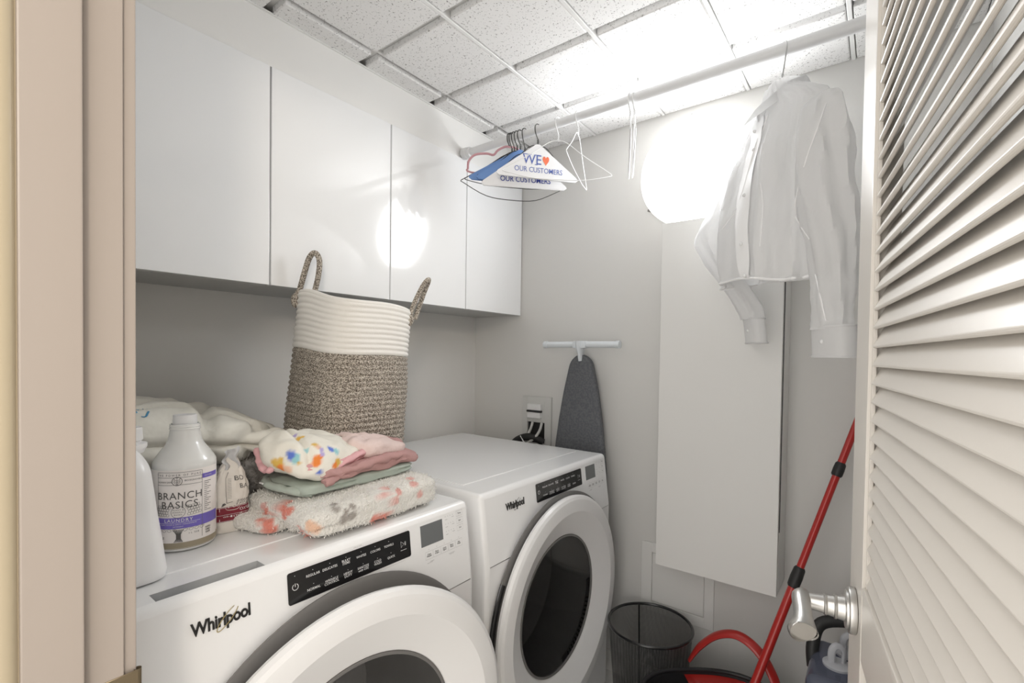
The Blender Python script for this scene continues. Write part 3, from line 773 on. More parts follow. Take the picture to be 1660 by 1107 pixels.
for k, (dx, yw, lb) in enumerate(((0, .43, 'white wire hanger seen edge on in front of the round lamp, left of its twin'), (.013, .43, 'white wire hanger seen edge on in front of the round lamp, right of its twin'))):
    wire_hanger(.949+dx, yw, lb, 'wire_w', 'white wire hangers by the lamp', drop=.098, half=.18-.004*k, wire=.0020, hw=.0022)

# ================================================================ white shirt on a hanger
HXs, HD, HN = 1.350, Vector((.53, -.85, 0)).normalized(), Vector((-.85, -.53, 0)).normalized()
def SP(u, v, z): return Vector((HXs, RY, 0)) + HD*u + HN*v + Vector((0, 0, z))
t = thing('shirt_hanger', 'steel wire hanger carrying the white shirt', 'hanger', (HXs, RY, 1.9))
F = lambda a, z, o=0.: SP(a, o, RZ+z)
pts = hook_pts(F); bm = tube(new(), pts, .0016, 7)
for k in range(2): tube(bm, [F(.0022*math.cos(q*1.3+k*math.pi), -.058-.0030*q, .0022*math.sin(q*1.3+k*math.pi)) for q in range(16)], .0014, 5)
obj('hook', bm, 'chrome', t)
obj('frame', tube(new(), spline([F(0, -.104), F(.03, -.112), F(.10, -.145), F(.175, -.190), F(.180, -.198), F(.17, -.203), F(0, -.208), F(-.17, -.203), F(-.180, -.198), F(-.175, -.190), F(-.10, -.145), F(-.03, -.112)], 4, True), .0016, 6, closed=True), 'chrome', t)
t = thing('shirt', 'white cotton button-up shirt hanging by its hanger from the rod', 'shirt', (HXs, RY, 1.35))
# torso: levels (z, near half width, far half width, front depth near, front depth far, back depth)
LV = [(2.016, .046, .046, .030, .034, .050), (1.990, .070, .066, .036, .040, .052), (1.955, .125, .118, .042, .048, .050), (1.925, .172, .165, .046, .056, .046), (1.902, .198, .192, .048, .066, .044),
      (1.870, .202, .200, .052, .080, .046), (1.81, .196, .196, .060, .105, .050), (1.74, .190, .190, .066, .130, .056), (1.67, .186, .182, .070, .142, .062), (1.60, .182, .172, .074, .140, .068), (1.552, .180, .165, .076, .132, .072), (1.540, .179, .164, .076, .131, .072)]
def lvl(q):
    q = q*(len(LV)-1); i = min(int(q), len(LV)-2); f = q-i
    p0, p1, p2, p3 = LV[max(i-1, 0)], LV[i], LV[i+1], LV[min(i+2, len(LV)-1)]
    return [.5*((2*b)+(-a+c)*f+(2*a-5*b+4*c-d)*f*f+(-a+3*b-3*c+d)*f**3) for a, b, c, d in zip(p0, p1, p2, p3)]
def torso_pt(a, q, grow=0.):
    z, wn, wf, fn, ff, bk = lvl(q); c, s = math.cos(a), math.sin(a)
    u = spow(c, .75)*((wn if c > 0 else wf)+grow)
    k = (1-c)/2
    dep = (fn*(1-k)+ff*k) if s > 0 else bk
    v = spow(s, .85)*(dep+grow)
    fold = q**1.1*(.013*(1-1.6*abs(math.sin(a*4.5+q*1.2+1.6*nz3((c*2, s*2, q*1.6), .8, 3)))) + .010*nz3((c*3, s*3, q*3.), 1.3, 9.)) + .005*nz3((c*5, s*5, q*6), 1.7, 4.)
    rad = Vector((c, s, 0)).normalized()
    hem = -.010*math.sin(a*1.0+.6)*q**6 - .006*math.sin(a*3)*q**6 - .014*max(0, c)*q**5
    return SP(u+rad.x*fold, v+rad.y*fold, z+hem)
bm = surf(new(), lambda i, j: torso_pt(2*math.pi*i, j), 120, 72, cu=True); obj('torso', bm, 'shirt', t, smooth=60)
def strip(a0, a1, q0, q1, g, n=40, m=3):
    bm = new(); surf(bm, lambda i, j: torso_pt(a0(q0+(q1-q0)*j)+(a1(q0+(q1-q0)*j)-a0(q0+(q1-q0)*j))*i, q0+(q1-q0)*j, g), m, n); return bm
# placket, yoke and pocket seams lie on the torso
pc = lambda q: math.pi*(.54-.10*q)
obj('placket', strip(lambda q: pc(q)-.10, lambda q: pc(q)+.10, .12, 1.0, .004), 'stitch', t)
pk = obj('pocket', strip(lambda q: pc(q)-.62, lambda q: pc(q)-.22, .50, .66, .003, 12, 8), 'shirt', t)
obj('pocket', strip(lambda q: pc(q)+.30, lambda q: pc(q)+.75, .47, .63, .003, 12, 8), 'shirt', t)
bm = new(); tube(bm, [torso_pt(2*math.pi*k/120, .995, .001) for k in range(120)], .0032, 6, closed=True); obj('hem', bm, 'stitch', t)
for k in range(6):
    q = .17+.155*k; p = torso_pt(pc(q), q, .006); b = new(); surf_r = .0055
    b = blob(b, p, (.0045, .0045, .0045), 0, (1, 1), 10, 6); obj('button', b, 'plasticw', t)
# collar: stand and folded leaf
def collar(a, h):                              # a: -1..1 round the neck, h: 0 inside the stand .. 1 leaf edge
    ph = a*math.pi*.94; k = (1-math.cos(ph))/2
    u = math.sin(ph)*.056; v = -math.cos(ph)*.050+.006; z = 2.024-.062*k**1.3
    o = Vector((math.sin(ph), -math.cos(ph), 0))
    if h < .4:
        q = h/.4; e, dz = .0-.003*(1-q), -.026*(1-q)
    else:
        q = (h-.4)/.6; e = .004+.020*q+.016*abs(a)**5*q; dz = .003*math.sin(math.pi*min(1, q*2))-.036*q-.018*q*abs(a)**4
    return SP(u+o.x*e, v+o.y*e+.012*max(0, h-.4)*abs(a)**6, z+dz+.002*nz3((a*3, h, 0), 2, 3))
bm = surf(new(), lambda i, j: collar(-1+2*i, j), 64, 18)
bmesh.ops.solidify(bm, geom=bm.faces[:], thickness=.0022)
obj('collar', bm, 'shirt', t, smooth=60)
def sleeve(path, rad, flat, seed, cuff):
    pts = spline(path, 8); n = len(pts); fr = frame_pts(pts); bm = new(); rings = []; m = 40
    for k, (p, s, u) in enumerate(fr):
        q = k/(n-1)*(len(rad)-1); i = min(int(q), len(rad)-2); r = rad[i]+(rad[i+1]-rad[i])*(q-i)
        row = []
        for h in range(m):
            a = 2*math.pi*h/m; w = r*(1+.10*math.sin(a*3+k*.10+seed)+.11*(1-2*abs(math.sin(a*3.5+.9*nz3((math.cos(a), math.sin(a), k*.09), 1.2, seed)+k*.03)))+.14*nz3((math.cos(a)*1.4, math.sin(a)*1.4, k*.13), 1.2, seed))
            d = HD*math.cos(a)*w + HN*math.sin(a)*w*flat
            row.append(bm.verts.new(p+d))
        rings.append(row)
    for A, B in zip(rings, rings[1:]):
        for h in range(m): bm.faces.new((A[h], A[(h+1) % m], B[(h+1) % m], B[h]))
    obj('sleeve', bm, 'shirt', t, smooth=60)
    p0, p1, rw, fl = cuff; bm = new()
    ax = Vector(p1)-Vector(p0)
    def f(i, j):
        a = 2*math.pi*i; return Vector(p0)+ax*j+HD*spow(math.cos(a), .7)*rw*(1+.03*j)+HN*spow(math.sin(a), .8)*rw*fl
    surf(bm, f, 36, 6, cu=True)
    for j in (0., 1.): tube(bm, [f(k/36, j) for k in range(36)], .0025, 6, closed=True)
    cf = obj('cuff', bm, 'shirt', t, smooth=60)
    b = blob(new(), Vector(p0)+ax*.5+HN*rw*fl*.99+HD*rw*.1, (.0045, .0045, .0045), 0, (1, 1), 10, 6); obj('button', b, 'plasticw', cf)
sleeve([SP(.188, .0, 1.898), (1.452, -.572, 1.86), (1.452, -.582, 1.80), (1.456, -.590, 1.735), (1.464, -.596, 1.655), (1.474, -.600, 1.58), (1.481, -.602, 1.50), (1.482, -.602, 1.44), (1.482, -.602, 1.400)],
       [.016, .050, .064, .070, .072, .064, .053, .048, .046], .62, 1.5, ((1.482, -.600, 1.405), (1.485, -.600, 1.346), .056, .45))
sleeve([SP(-.175, .02, 1.885), (1.205, -.235, 1.83), (1.182, -.258, 1.755), (1.160, -.280, 1.690), (1.180, -.272, 1.625), (1.225, -.257, 1.545), (1.255, -.25, 1.49), (1.270, -.245, 1.450)],
       [.030, .046, .050, .056, .052, .046, .042, .040, .038], .80, 4.2, ((1.270, -.245, 1.452), (1.279, -.245, 1.384), .043, .50))
# felled seams and pressed creases standing proud of the cotton
for nm, pts in (('armhole_seam', [(1.466, -.596, 1.877), (1.461, -.617, 1.841), (1.453, -.635, 1.800), (1.440, -.631, 1.763), (1.428, -.624, 1.726), (1.413, -.576, 1.699), (1.405, -.557, 1.667), (1.408, -.555, 1.644), (1.422, -.578, 1.614), (1.438, -.597, 1.585)]),
                ('front_crease', [(1.329, -.443, 1.931), (1.318, -.445, 1.889), (1.313, -.458, 1.841), (1.318, -.484, 1.795), (1.330, -.515, 1.740), (1.335, -.515, 1.697), (1.334, -.515, 1.647), (1.332, -.517, 1.598)]),
                ('front_crease', [(1.315, -.429, 1.911), (1.298, -.436, 1.852), (1.285, -.432, 1.803), (1.274, -.442, 1.749), (1.251, -.414, 1.714), (1.214, -.385, 1.682)]),
                ('pocket_edge', [(1.409, -.599, 1.796), (1.422, -.613, 1.785), (1.436, -.627, 1.774)]),
                ('sleeve_crease', [(1.450, -.601, 1.512), (1.462, -.629, 1.464), (1.472, -.631, 1.416)])):
    obj(nm, tube(new(), spline(pts, 5), .0016, 6), 'stitch', t)


# ================================================================ things on the washer and behind it
TOP = .9825
# ---- cotton rope hamper
HC0, HC1 = Vector((.364, -.968, TOP)), Vector((.392, -.942, 1.478)); NC = 36
def ham(u, v, grow=0.):
    a = 2*math.pi*u; c, s = math.cos(a), math.sin(a); n = 3.6
    q = (abs(c)**n+abs(s)**n)**(-1/n)
    k = v*NC; coil = .0034*abs(math.sin(math.pi*(k-.0))) if v < 1 else 0.
    w = .139-.013*v+.002*math.sin(math.pi*v)+.004*nz3((c, s, v*3), 1.3, 2.)
    w *= (.90+.10*min(1, v/.10)**.6) if v < .10 else 1.
    p = HC0.lerp(HC1, v)
    z = p.z + (v**2)*(-.155)*((p.x+c*w-HC1.x)*.795+(p.y+s*w-HC1.y)*.606) + v*v*.006*math.sin(a*3+1.0)
    x = p.x+c*q*(w+coil+grow); y = p.y+s*q*(w+coil+grow)
    return Vector((x, y, z))
t = thing('laundry_hamper', 'tall cotton rope hamper with white rim and flecked brown sides, behind the clothes', 'hamper', (HC0.x, HC0.y, TOP))
SPL = 26/NC
bm = surf(new(), lambda i, j: ham(i, j*SPL), 112, 26*5, cu=True, caps=(True, False)); obj('flecked_side', bm, 'ropeb', t, smooth=80, label='flecked brown coiled side')
bm = surf(new(), lambda i, j: ham(i, SPL+(1-SPL)*j, .0012), 112, 10*5, cu=True)
surf(bm, lambda i, j: ham(i, 1-.5*j, -.010), 112, 14, cu=True)
tube(bm, [ham(k/112, 1, -.004) for k in range(112)], .0075, 8, closed=True); obj('white_band', bm, 'ropew', t, smooth=80, label='white coiled rim band')
rope = .0075
bm = tube(new(), spline([(.296, -1.062, 1.470), (.294, -1.060, 1.492), (.296, -1.052, 1.515), (.304, -1.045, 1.555), (.314, -1.036, 1.598), (.325, -1.026, 1.611), (.333, -1.018, 1.592), (.332, -1.020, 1.550), (.326, -1.026, 1.510), (.322, -1.030, 1.480)], 6), rope, 10)
blob(bm, (.294, -1.064, 1.480), (.012, .012, .020), 0, (1, 1), 14, 10); obj('handle', bm, 'ropeb', t, smooth=70, label='flecked rope handle with knotted ends')
bm = tube(new(), spline([(.500, -.842, 1.425), (.503, -.838, 1.458), (.510, -.829, 1.490), (.524, -.816, 1.530), (.534, -.806, 1.549), (.520, -.790, 1.548), (.496, -.786, 1.515), (.480, -.792, 1.470), (.474, -.800, 1.440)], 6), rope*.9, 10)
blob(bm, (.502, -.842, 1.436), (.011, .011, .018), 0, (1, 1), 14, 10); obj('handle', bm, 'ropeb', t, smooth=70, label='flecked rope handle with knotted ends')

# ---- grey fur blanket with the cream comforter on it
FC, FA = Vector((.235, -1.335, 1.044)), (.205, .235, .052)
t = thing('fur_blanket', 'shaggy grey fur throw folded under the cream comforter', 'blanket', (FC.x, FC.y, TOP))
fd = lambda q, p: .010*nz3(p, 16, 1.)+.006*nz3(p, 40, 5.)
bm = blob(new(), FC, FA, .05, (.55, .5), 72, 32, fd)
src = [(v.co.copy(), (v.co-FC)) for v in bm.verts if v.co.z > TOP+.004 and (v.co.x > .16)]
obj('throw', bm, 'fur', t)
bm = new()
for k in range(5200):
    c, d = src[rng.randrange(len(src))]; nrm = Vector((d.x/FA[0]**2, d.y/FA[1]**2, d.z/FA[2]**2)).normalized()
    c = c + Vector((rng.gauss(0, .006), rng.gauss(0, .006), rng.gauss(0, .004))); tilt = Vector((nz3(c, 22, 1), nz3(c, 22, 7), nz3(c, 22, 13)))*1.1
    g = (nrm + tilt + Vector((rng.gauss(0, .3), rng.gauss(0, .3), rng.gauss(0, .3)))).normalized()
    L = .016+.012*rng.random(); s = g.cross(Vector((rng.gauss(0, 1), rng.gauss(0, 1), rng.gauss(0, 1)))).normalized()*.0011
    tip = c+g*L; tip.z = max(tip.z, TOP+.001); c.z = max(c.z, TOP+.001)
    a, b, e = bm.verts.new(c-s), bm.verts.new(c+s), bm.verts.new(tip); bm.faces.new((a, b, e))
obj('pile', bm, 'furtip', t, smooth=0, kind='stuff')
CC, CA = Vector((.225, -1.330, 1.140)), (.205, .255, .088)
def cshear(q, p):
    yy = (p.y/CA[1]+1)/2                       # 0 near the doorway .. 1 at the hamper side
    p = p.copy(); p.z *= 1.0-.50*yy**2.2; p.z += .012-.048*yy**2.0; return p
def cdisp(q, p):
    seam = 0
    for o in (-.55, -.12, .32, .72):
        w = q.y*.75+q.x*.45+.12*math.sin(q.x*3+o*5)-o; seam -= .022*math.exp(-(w/.05)**2)
    for o in (.15, .62):
        w = q.x-.25*q.y-o+.10*math.sin(q.y*4+o*3); seam -= .020*math.exp(-(w/.05)**2)
    side = -.016*math.exp(-((q.z+.05+.18*q.y)/.10)**2)
    return seam+side+.014*nz3(p, 9, 3.)+.006*nz3(p, 24, 8.)
t = thing('comforter', 'cream quilted comforter slumped on the grey fur throw behind the bottles', 'comforter', (CC.x, CC.y, 1.06))
bm = blob(new(), CC, CA, .0, (.75, .60), 110, 60, cdisp, cshear); qtree = BVHTree.FromBMesh(bm); obj('quilt', bm, 'comforter', t, smooth=80)
def qmap(u, v):                                # drawn on the quilt's upper side, near its doorway end
    x = .368-.62*v+.55*u; y = -1.432+.30*v+.80*u
    h = qtree.ray_cast(Vector((x, y, 1.6)), Vector((0, 0, -1)))
    return (h[0] if h[0] is not None else Vector((x, y, 1.2)))+Vector((0, 0, .0015))
bm = new(); txt(bm, 'S J', .046, qmap, 0.0, .004, bold=-.01, space=.9); txt(bm, 'oli', .030, qmap, -.004, .050, bold=-.01)
obj('lettering', bm, 'inkcyan', t, smooth=0, kind='stuff')

# ---- white detergent jug behind the jamb
t = thing('detergent_jug', 'plain white detergent jug at the doorway end of the washer top', 'jug', (.612, -1.522, TOP))
def jugf(i, j):
    a = 2*math.pi*i; z = j*.203; k = j
    hx, hy = .074-.012*k, .052-.014*k
    if k > .80: s = ((k-.80)/.20); hx *= math.sqrt(max(0, 1-(s*.84)**2)); hy *= math.sqrt(max(0, 1-(s*.80)**2))
    if k < .04: hx *= .95+.05*k/.04; hy *= .95+.05*k/.04
    hx -= .004*math.exp(-((k-.5)/.12)**2)
    return Vector((.606+spow(math.cos(a), .55)*hx, -1.519+spow(math.sin(a), .55)*hy-.012*k, TOP+.0005+z))
bm = surf(new(), jugf, 56, 40, cu=True, caps=(True, True)); obj('body', bm, 'jug', t, smooth=50)
JX, JY = .606, -1.514
bm = lathe(new(), [(.024, TOP+.013+.180), (.027, TOP+.013+.186), (.029, TOP+.013+.190), (.029, TOP+.013+.195), (.021, TOP+.013+.197), (.021, TOP+.013+.203)], (JX, JY, 0), 'z', 32); obj('neck', bm, 'jug', t)
bm = lathe(new(), [(.0225, TOP+.013+.200), (.0235, TOP+.013+.201), (.0225, TOP+.013+.219), (.0215, TOP+.013+.221), (0, TOP+.013+.2215)], (JX, JY, 0), 'z', 32); obj('cap', bm, 'plasticw', t)

# ---- laundry soap bottle
BX, BY, BR = .537, -1.407, .0500
t = thing('soap_bottle', 'translucent BRANCH BASICS laundry bottle with purple-banded label on the washer', 'bottle', (BX, BY, TOP))
prof = [(0, TOP+.0005), (.044, TOP+.0005), (.048, TOP+.003), (BR, TOP+.008), (BR, TOP+.150), (.0492, TOP+.156), (.0465, TOP+.162), (.0385, TOP+.174), (.0300, TOP+.186), (.0265, TOP+.194), (.0248, TOP+.203), (.0235, TOP+.212), (.0235, TOP+.214)]
obj('body', lathe(new(), prof, (BX, BY, 0), 'z', 64), 'milky', t, smooth=50)
bm = lathe(new(), [(.0245, TOP+.2135), (.0245, TOP+.216), (.0235, TOP+.217), (.0243, TOP+.219), (.0235, TOP+.2205), (.0238, TOP+.2225), (.0215, TOP+.2235)], (BX, BY, 0), 'z', 48); obj('neck_thread', bm, 'milky', t)
bm = lathe(new(), [(.0195, TOP+.222), (.0188, TOP+.2385), (.018, TOP+.2395), (0, TOP+.2395)], (BX, BY, 0), 'z', 40); obj('cap', bm, 'plasticw', t)
obj('liquid_band', lathe(new(), [(.0495, TOP+.0065), (BR+.0003, TOP+.009), (BR+.0003, TOP+.020), (.0495, TOP+.0205)], (BX, BY, 0), 'z', 64), 'liquid', t, label='tan liquid at the bottom')
A0 = math.atan2(-1.75-BY, 1.558-BX)-.14        # label centre looks out to the doorway
def bl(e): return lambda u, v: Vector((BX+(BR+e)*math.cos(A0+u/BR), BY+(BR+e)*math.sin(A0+u/BR), TOP+.0805+v))
LW, LH = .056, .062
bm = new(); rect2d(bm, -LW*1.25, -LH, LW*1.22, LH+.004, bl(.0006), 40); lab = obj('label', bm, 'label', t, label='printed paper label')
bm = new(); f = bl(.0010); rect2d(bm, -LW*1.25, -.037, LW*1.22, -.0175, f, 40); obj('purple_band', bm, 'purple', lab, smooth=0)
bm = new(); rect2d(bm, .0335, .047, LW*1.22, .055, f, 12); obj('purple_band', bm, 'purple', lab, smooth=0)
bm = new(); f = bl(.0014)
txt(bm, 'BRANCH', .0178, f, -.0015, .0205, bold=.0, space=1.08, sx=.93); txt(bm, 'BASICS', .0178, f, -.0015, .0045, bold=.0, space=1.10, sx=.95)
txt(bm, 'THE POWER OF PURE', .0052, f, -.003, .0575, space=1.6, sx=.9); txt(bm, 'HUMAN SAFE', .0042, f, -.0235, .0455, sx=.9); txt(bm, 'BIODEGRADABLE', .0042, f, .0195, .0475, sx=.8)
for v in (.0535, .0405): stroke(bm, [(-.036+.0695*k/16, v) for k in range(17)], .0006, f)
stroke(bm, [(-.036, -.015), (-.036, .0625)], .0006, f); stroke(bm, [(.0335, -.058), (.0335, .0625)], .0006, f); stroke(bm, [(-.036+.0695*k/16, .0625) for k in range(17)], .0006, f)
stroke(bm, circ(-.0045, .0470, .0075, 28), .0009, f, True); stroke(bm, [(-.0045, .040), (-.0045, .054)], .0007, f)
for q in (.0435, .0465, .0495):
    for sg in (-1, 1): stroke(bm, [(-.0045, q-.002), (-.0045+sg*.0028, q), (-.0045+sg*.005, q+.003)], .0006, f)
stroke(bm, circ(-.0030, -.0075, .0105, 32), .0006, f, True)
for k, s in enumerate(('PLANT &', 'MINERAL', 'BASED')): txt(bm, s, .0036, f, -.003, -.0040-.0042*k, space=1.2)
def leaf(u, v, a, L, w=.0024):
    c, s = math.cos(a), math.sin(a); P_ = [(0, 0), (L*.3, w), (L*.65, w*.8), (L, 0), (L*.65, -w*.8), (L*.3, -w)]
    stroke(bm, [(u+x*c-y*s, v+x*s+y*c) for x, y in P_], .0005, f, True)
for sg in (-1, 1):
    for r_i in range(4):
        for k in range(9):
            u = sg*(.010+.0042*k+.0015*(r_i % 2)); v = -.0150+.0046*r_i+.0012*k*.3
            if v < .0008 and abs(u-.0) < .0325 and (u*u+(v+.0075)**2)**.5 > .0125: leaf(u-.003, v, math.radians(90-sg*38), .0058)
for k in range(8): leaf(-.030+.0085*k, -.041, math.radians(20 if k > 3 else 160), .008)
for k in range(7): stroke(bm, [(-.010+.0024*k, -.0385), (-.0055+.0010*k, -.047), (-.0055+.0010*k, -.055), (-.009+.0021*k, -.061)], .0011, f)
txt(bm, 'OZ', .0050, f, -.028, -.053); txt(bm, '1 L  33.8', .0045, f, .020, -.047)
for k in range(16): rect2d(bm, .037, .040-.0035*k, .0505-.004*(k % 3), .0409-.0035*k, f)
for k, s in enumerate(('NON', 'GMO', 'SAFE')): txt(bm, s, .0045, f, .044, -.044-.0046*k, bold=.02)
obj('label_print', bm, 'leafink', lab, smooth=0, kind='stuff')
bm = new(); txt(bm, 'LAUNDRY', .0080, f, -.003, -.0225, bold=.01, space=1.25); txt(bm, 'PLANT POWER & SAFETY / CONCENTRATE', .0028, f, -.003, -.0295); txt(bm, 'DETERGENT', .0028, f, -.003, -.0335)
stroke(bm, [(-.05+.08*k/16, -.0265) for k in range(17)], .0005, f); stroke(bm, [(.0335, -.037), (.0335, -.0175)], .0007, f); txt(bm, 'NATURAL', .0034, f, .045, .051)
obj('band_print', bm, 'ink', lab, smooth=0, kind='stuff')

# ---- booster powder bag
GX0, GY0 = .520, -1.325
t = thing('powder_bag', 'crumpled cream paper powder bag with a maroon band, beside the soap bottle', 'bag', (GX0, GY0, TOP))
bd = Vector((.16, .987, 0)).normalized()       # along its width
bn = Vector((.987, -.16, 0)).normalized()      # front, towards the doorway
def bag(a, k, g=0.):
    c, s = math.cos(a), math.sin(a); z = .147*k
    w = .034*(1-.02*k) if k < .55 else .034*(.99-.80*((k-.55)/.45)**1.5)
    d = .026*(1-.1*k) if k < .45 else .026*(.95-.83*((k-.45)/.55)**1.05)
    w = max(w, .0105); d = max(d, .0022)
    cr = .0022*nz3((c*2, s*2, k*6), 1.6, 6.)+.0012*nz3((c*4, s*4, k*14), 1.6, 2.)
    return Vector((GX0, GY0, TOP+.0005))+bd*(spow(c, .65)*(w+g+cr)+.004*k*k-.001)+bn*(spow(s, .5)*(d+g+cr)+.004*k)+Vector((0, 0, z+.006*k**4*c))
bm = surf(new(), lambda i, j: bag(2*math.pi*i, j), 72, 40, cu=True, caps=(True, True)); obj('sack', bm, 'bag', t, smooth=60)
def bg(e):                                     # u metres round the bag from the front centre, v height fraction
    return lambda u, v: bag(math.pi/2-u, v, e)
bm = new(); surf(bm, lambda i, j: bg(.0005)(-1.42+.62*i, .03+.80*j), 10, 20); obj('side_gusset', bm, 'bagside', t, label='dull printed gusset')
bm = new(); surf(bm, lambda i, j: bg(.0008)(-1.42+2.6*i, .15+.20*j), 40, 5); bnd = obj('maroon_band', bm, 'maroon', t)
bm = new(); f = bg(.0013)
txt(bm, 'OXYGEN', .055, f, .80, .295, sx=5); txt(bm, 'WHITENS & BRIGHTENS', .036, f, .62, .215, sx=4.6)
for v in (.247, .158, .342): stroke(bm, [(-.66+1.7*k/20, v) for k in range(21)], .004, f)
stroke(bm, [(-.45, .158), (-.45, .342)], .025, f)
for k, s in enumerate(('most powerful', 'simple, safe', 'ingredients')): txt(bm, s, .022, f, -1.05, .305-.05*k, sx=3.0)
obj('band_print', bm, 'ink', bnd, smooth=0, kind='stuff')
bm = new(); f = bg(.0015); stroke(bm, circ(.05, .345, .22, 28, ry=.045), .006, f, True); txt(bm, '100', .042, f, .05, .345, sx=5); obj('round_mark', bm, 'bag', bnd, smooth=0)
bm = new(); f = bg(.0011)
txt(bm, 'BO', .085, f, .36, .70, sx=5.5, rot=-.02); txt(bm, 'BA', .085, f, .56, .59, sx=5.5, rot=-.02)
stroke(bm, [(-.12, .40), (-.15, .55), (-.20, .72), (-.10, .80)], .02, f); stroke(bm, [(-.12, .40), (.9, .42)], .006, f); stroke(bm, [(.10, .145), (.16, .02)], .014, f)
for k in range(7):
    a = [(x, y) for x, y in ((0, 0), (.07, .02), (.12, .05), (.09, .065), (.03, .045))]; stroke(bm, [(.12+.13*k+x, .36+y) for x, y in a], .012, f, True)
for k in range(4): stroke(bm, [(-.35+.03*k, .36+.004*k), (-.30+.05*k, .39), (-.22, .40)], .012, f)
for k in range(24): rect2d(bm, -1.35, .80-.019*k, -.95-.08*(k % 3), .804-.019*k, f)
for k in range(14): rect2d(bm, -.10+.0*k, .46+.019*k, .0, .463+.019*k, f)
txt(bm, 'NO CAUSTICS', .034, f, .66, .115, sx=4.5); txt(bm, 'W', .05, f, -.95, .06, sx=4)
obj('bag_print', bm, 'leafink', t, smooth=0, kind='stuff')
bm = surf(new(), lambda i, j: Vector((GX0, GY0, TOP+.122+.036*j+.010*i*j))+bd*(-.012+.026*i+.004*math.sin(j*9))+bn*(.009+.006*math.sin(i*7+j*3)+.004*j), 10, 12)
bmesh.ops.solidify(bm, geom=bm.faces[:], thickness=.0012); obj('folded_top', bm, 'paper', t, smooth=60, label='white torn top edge')

# ---- fleece throw and the folded clothes on it
PAL = dict(c=(.215*3.5, .73, .69), w=(.76, .74, .70))
def blobcol(base, spots):
    def f(p):
        c = Vector(base)
        for (q, r, k, wob) in spots:
            d = ((p-Vector(q)).length)/(r*1.15) + .30*nz3(p, wob, r*100)
            if d < 1: a = min(1, (1-d)*3.2); c = c.lerp(Vector(k), a)
        return tuple(c)
    return f
CORAL, PINK, GREY, PEACH = (.72, .25, .19), (.75, .42, .38), (.36, .33, .30), (.76, .50, .36)
fcol = blobcol((.77, .755, .715), [(q, r, k, 90) for q, r, k in (((0.731, -1.129, 0.996), .012, CORAL), ((0.729, -1.096, 0.994), .010, CORAL), ((0.729, -1.087, 0.998), .008, CORAL), ((0.73, -1.217, 1.041), .010, GREY), ((0.713, -1.212, 1.044), .009, GREY), ((0.735, -1.204, 1.018), .011, GREY), ((0.734, -1.187, 1.019), .011, GREY), ((0.734, -1.184, 1.037), .008, GREY), ((0.735, -1.2, 1.031), .007, GREY), ((0.705, -1.082, 1.048), .011, PINK), ((0.73, -1.111, 1.04), .011, PINK), ((0.729, -1.073, 1.022), .009, PINK), ((0.728, -1.062, 1.039), .009, PINK), ((0.729, -1.086, 1.041), .007, PINK), ((0.728, -1.263, 1.012), .015, PEACH), ((0.723, -1.267, 1.021), .009, PEACH), ((0.693, -1.269, 1.005), .010, PINK), ((0.612, -1.273, 1.04), .012, CORAL), ((0.635, -1.274, 1.036), .011, CORAL), ((0.627, -1.259, 1.044), .012, CORAL), ((0.658, -1.273, 1.035), .012, CORAL), ((0.646, -1.274, 1.024), .009, CORAL), ((0.571, -1.278, 1.027), .009, PINK), ((0.585, -1.278, 1.019), .009, CORAL), ((0.606, -1.298, 1.006), .012, CORAL), ((0.621, -1.294, 1.006), .012, CORAL), ((0.627, -1.29, 0.996), .011, CORAL), ((0.615, -1.297, 0.995), .009, CORAL), ((0.721, -1.014, 1.046), .012, PINK), ((0.725, -1.002, 1.02), .010, PINK), ((0.695, -1.002, 1.05), .009, PINK), ((.715, -1.100, .986), .012, CORAL), ((.712, -1.088, .988), .009, CORAL), ((.692, -1.256, .986), .014, CORAL), ((.702, -1.262, .986), .012, CORAL))])
t = thing('fleece_throw', 'folded fluffy white throw with coral and grey flower print, front of the washer', 'throw', (.59, -1.11, TOP))
FT, FTA = Vector((.606, -1.108, 1.0140)), (.127, .170, .0325)
ftd = lambda q, p: -.018*math.exp(-((p.z+.004-.010*q.y)/.0055)**2)*(1 if q.y < -.6 else 0)*min(1, (-.6-q.y)*4) + .004*nz3(p, 18, 2.)+.0018*nz3(p, 70, 4.)
fsh = lambda q, p: Vector((p.x, p.y, p.z*(1+.10*q.y)+.002))
bm = blob(new(), FT, FTA, .05, (.40, .20), 190, 80, ftd, fsh); P1 = [(v.co.copy(), (v.co-FT)) for v in bm.verts]
obj('upper_fold', bm, 'fleece', t, smooth=80, col=fcol)
FT2 = Vector((.538, -1.238, 1.0)); F2A = (.085, .088, .0175)
bm = blob(new(), FT2, F2A, .25, (.5, .4), 90, 36, lambda q, p: .003*nz3(p, 22, 7.)+.0015*nz3(p, 70, 4.)); P2 = [(v.co.copy(), (v.co-FT2)) for v in bm.verts]
obj('lower_fold', bm, 'fleece', t, smooth=80, col=fcol)
bm = new()
for src, ax, n in ((P1, FTA, 17000), (P2, F2A, 4500)):
    for k in range(n):
        c, d = src[rng.randrange(len(src))]; nrm = Vector((d.x/ax[0]**4*abs(d.x)**2, d.y/ax[1]**4*abs(d.y)**2, d.z/ax[2]**2)).normalized()
        c = c + Vector((rng.gauss(0, .0022), rng.gauss(0, .0022), rng.gauss(0, .0012))); g = (nrm+Vector((rng.gauss(0, .5), rng.gauss(0, .5), rng.gauss(0, .5)))).normalized()
        s = g.cross(Vector((rng.gauss(0, 1), rng.gauss(0, 1), rng.gauss(0, 1)))).normalized()*.0009; tip = c+g*(.0035+.0025*rng.random())
        tip.z = max(tip.z, TOP+.0005); c.z = max(c.z, TOP+.0005)
        bm.faces.new((bm.verts.new(c-s), bm.verts.new(c+s), bm.verts.new(tip)))
obj('pile', bm, 'fleecepile', t, smooth=0, col=fcol, kind='stuff')

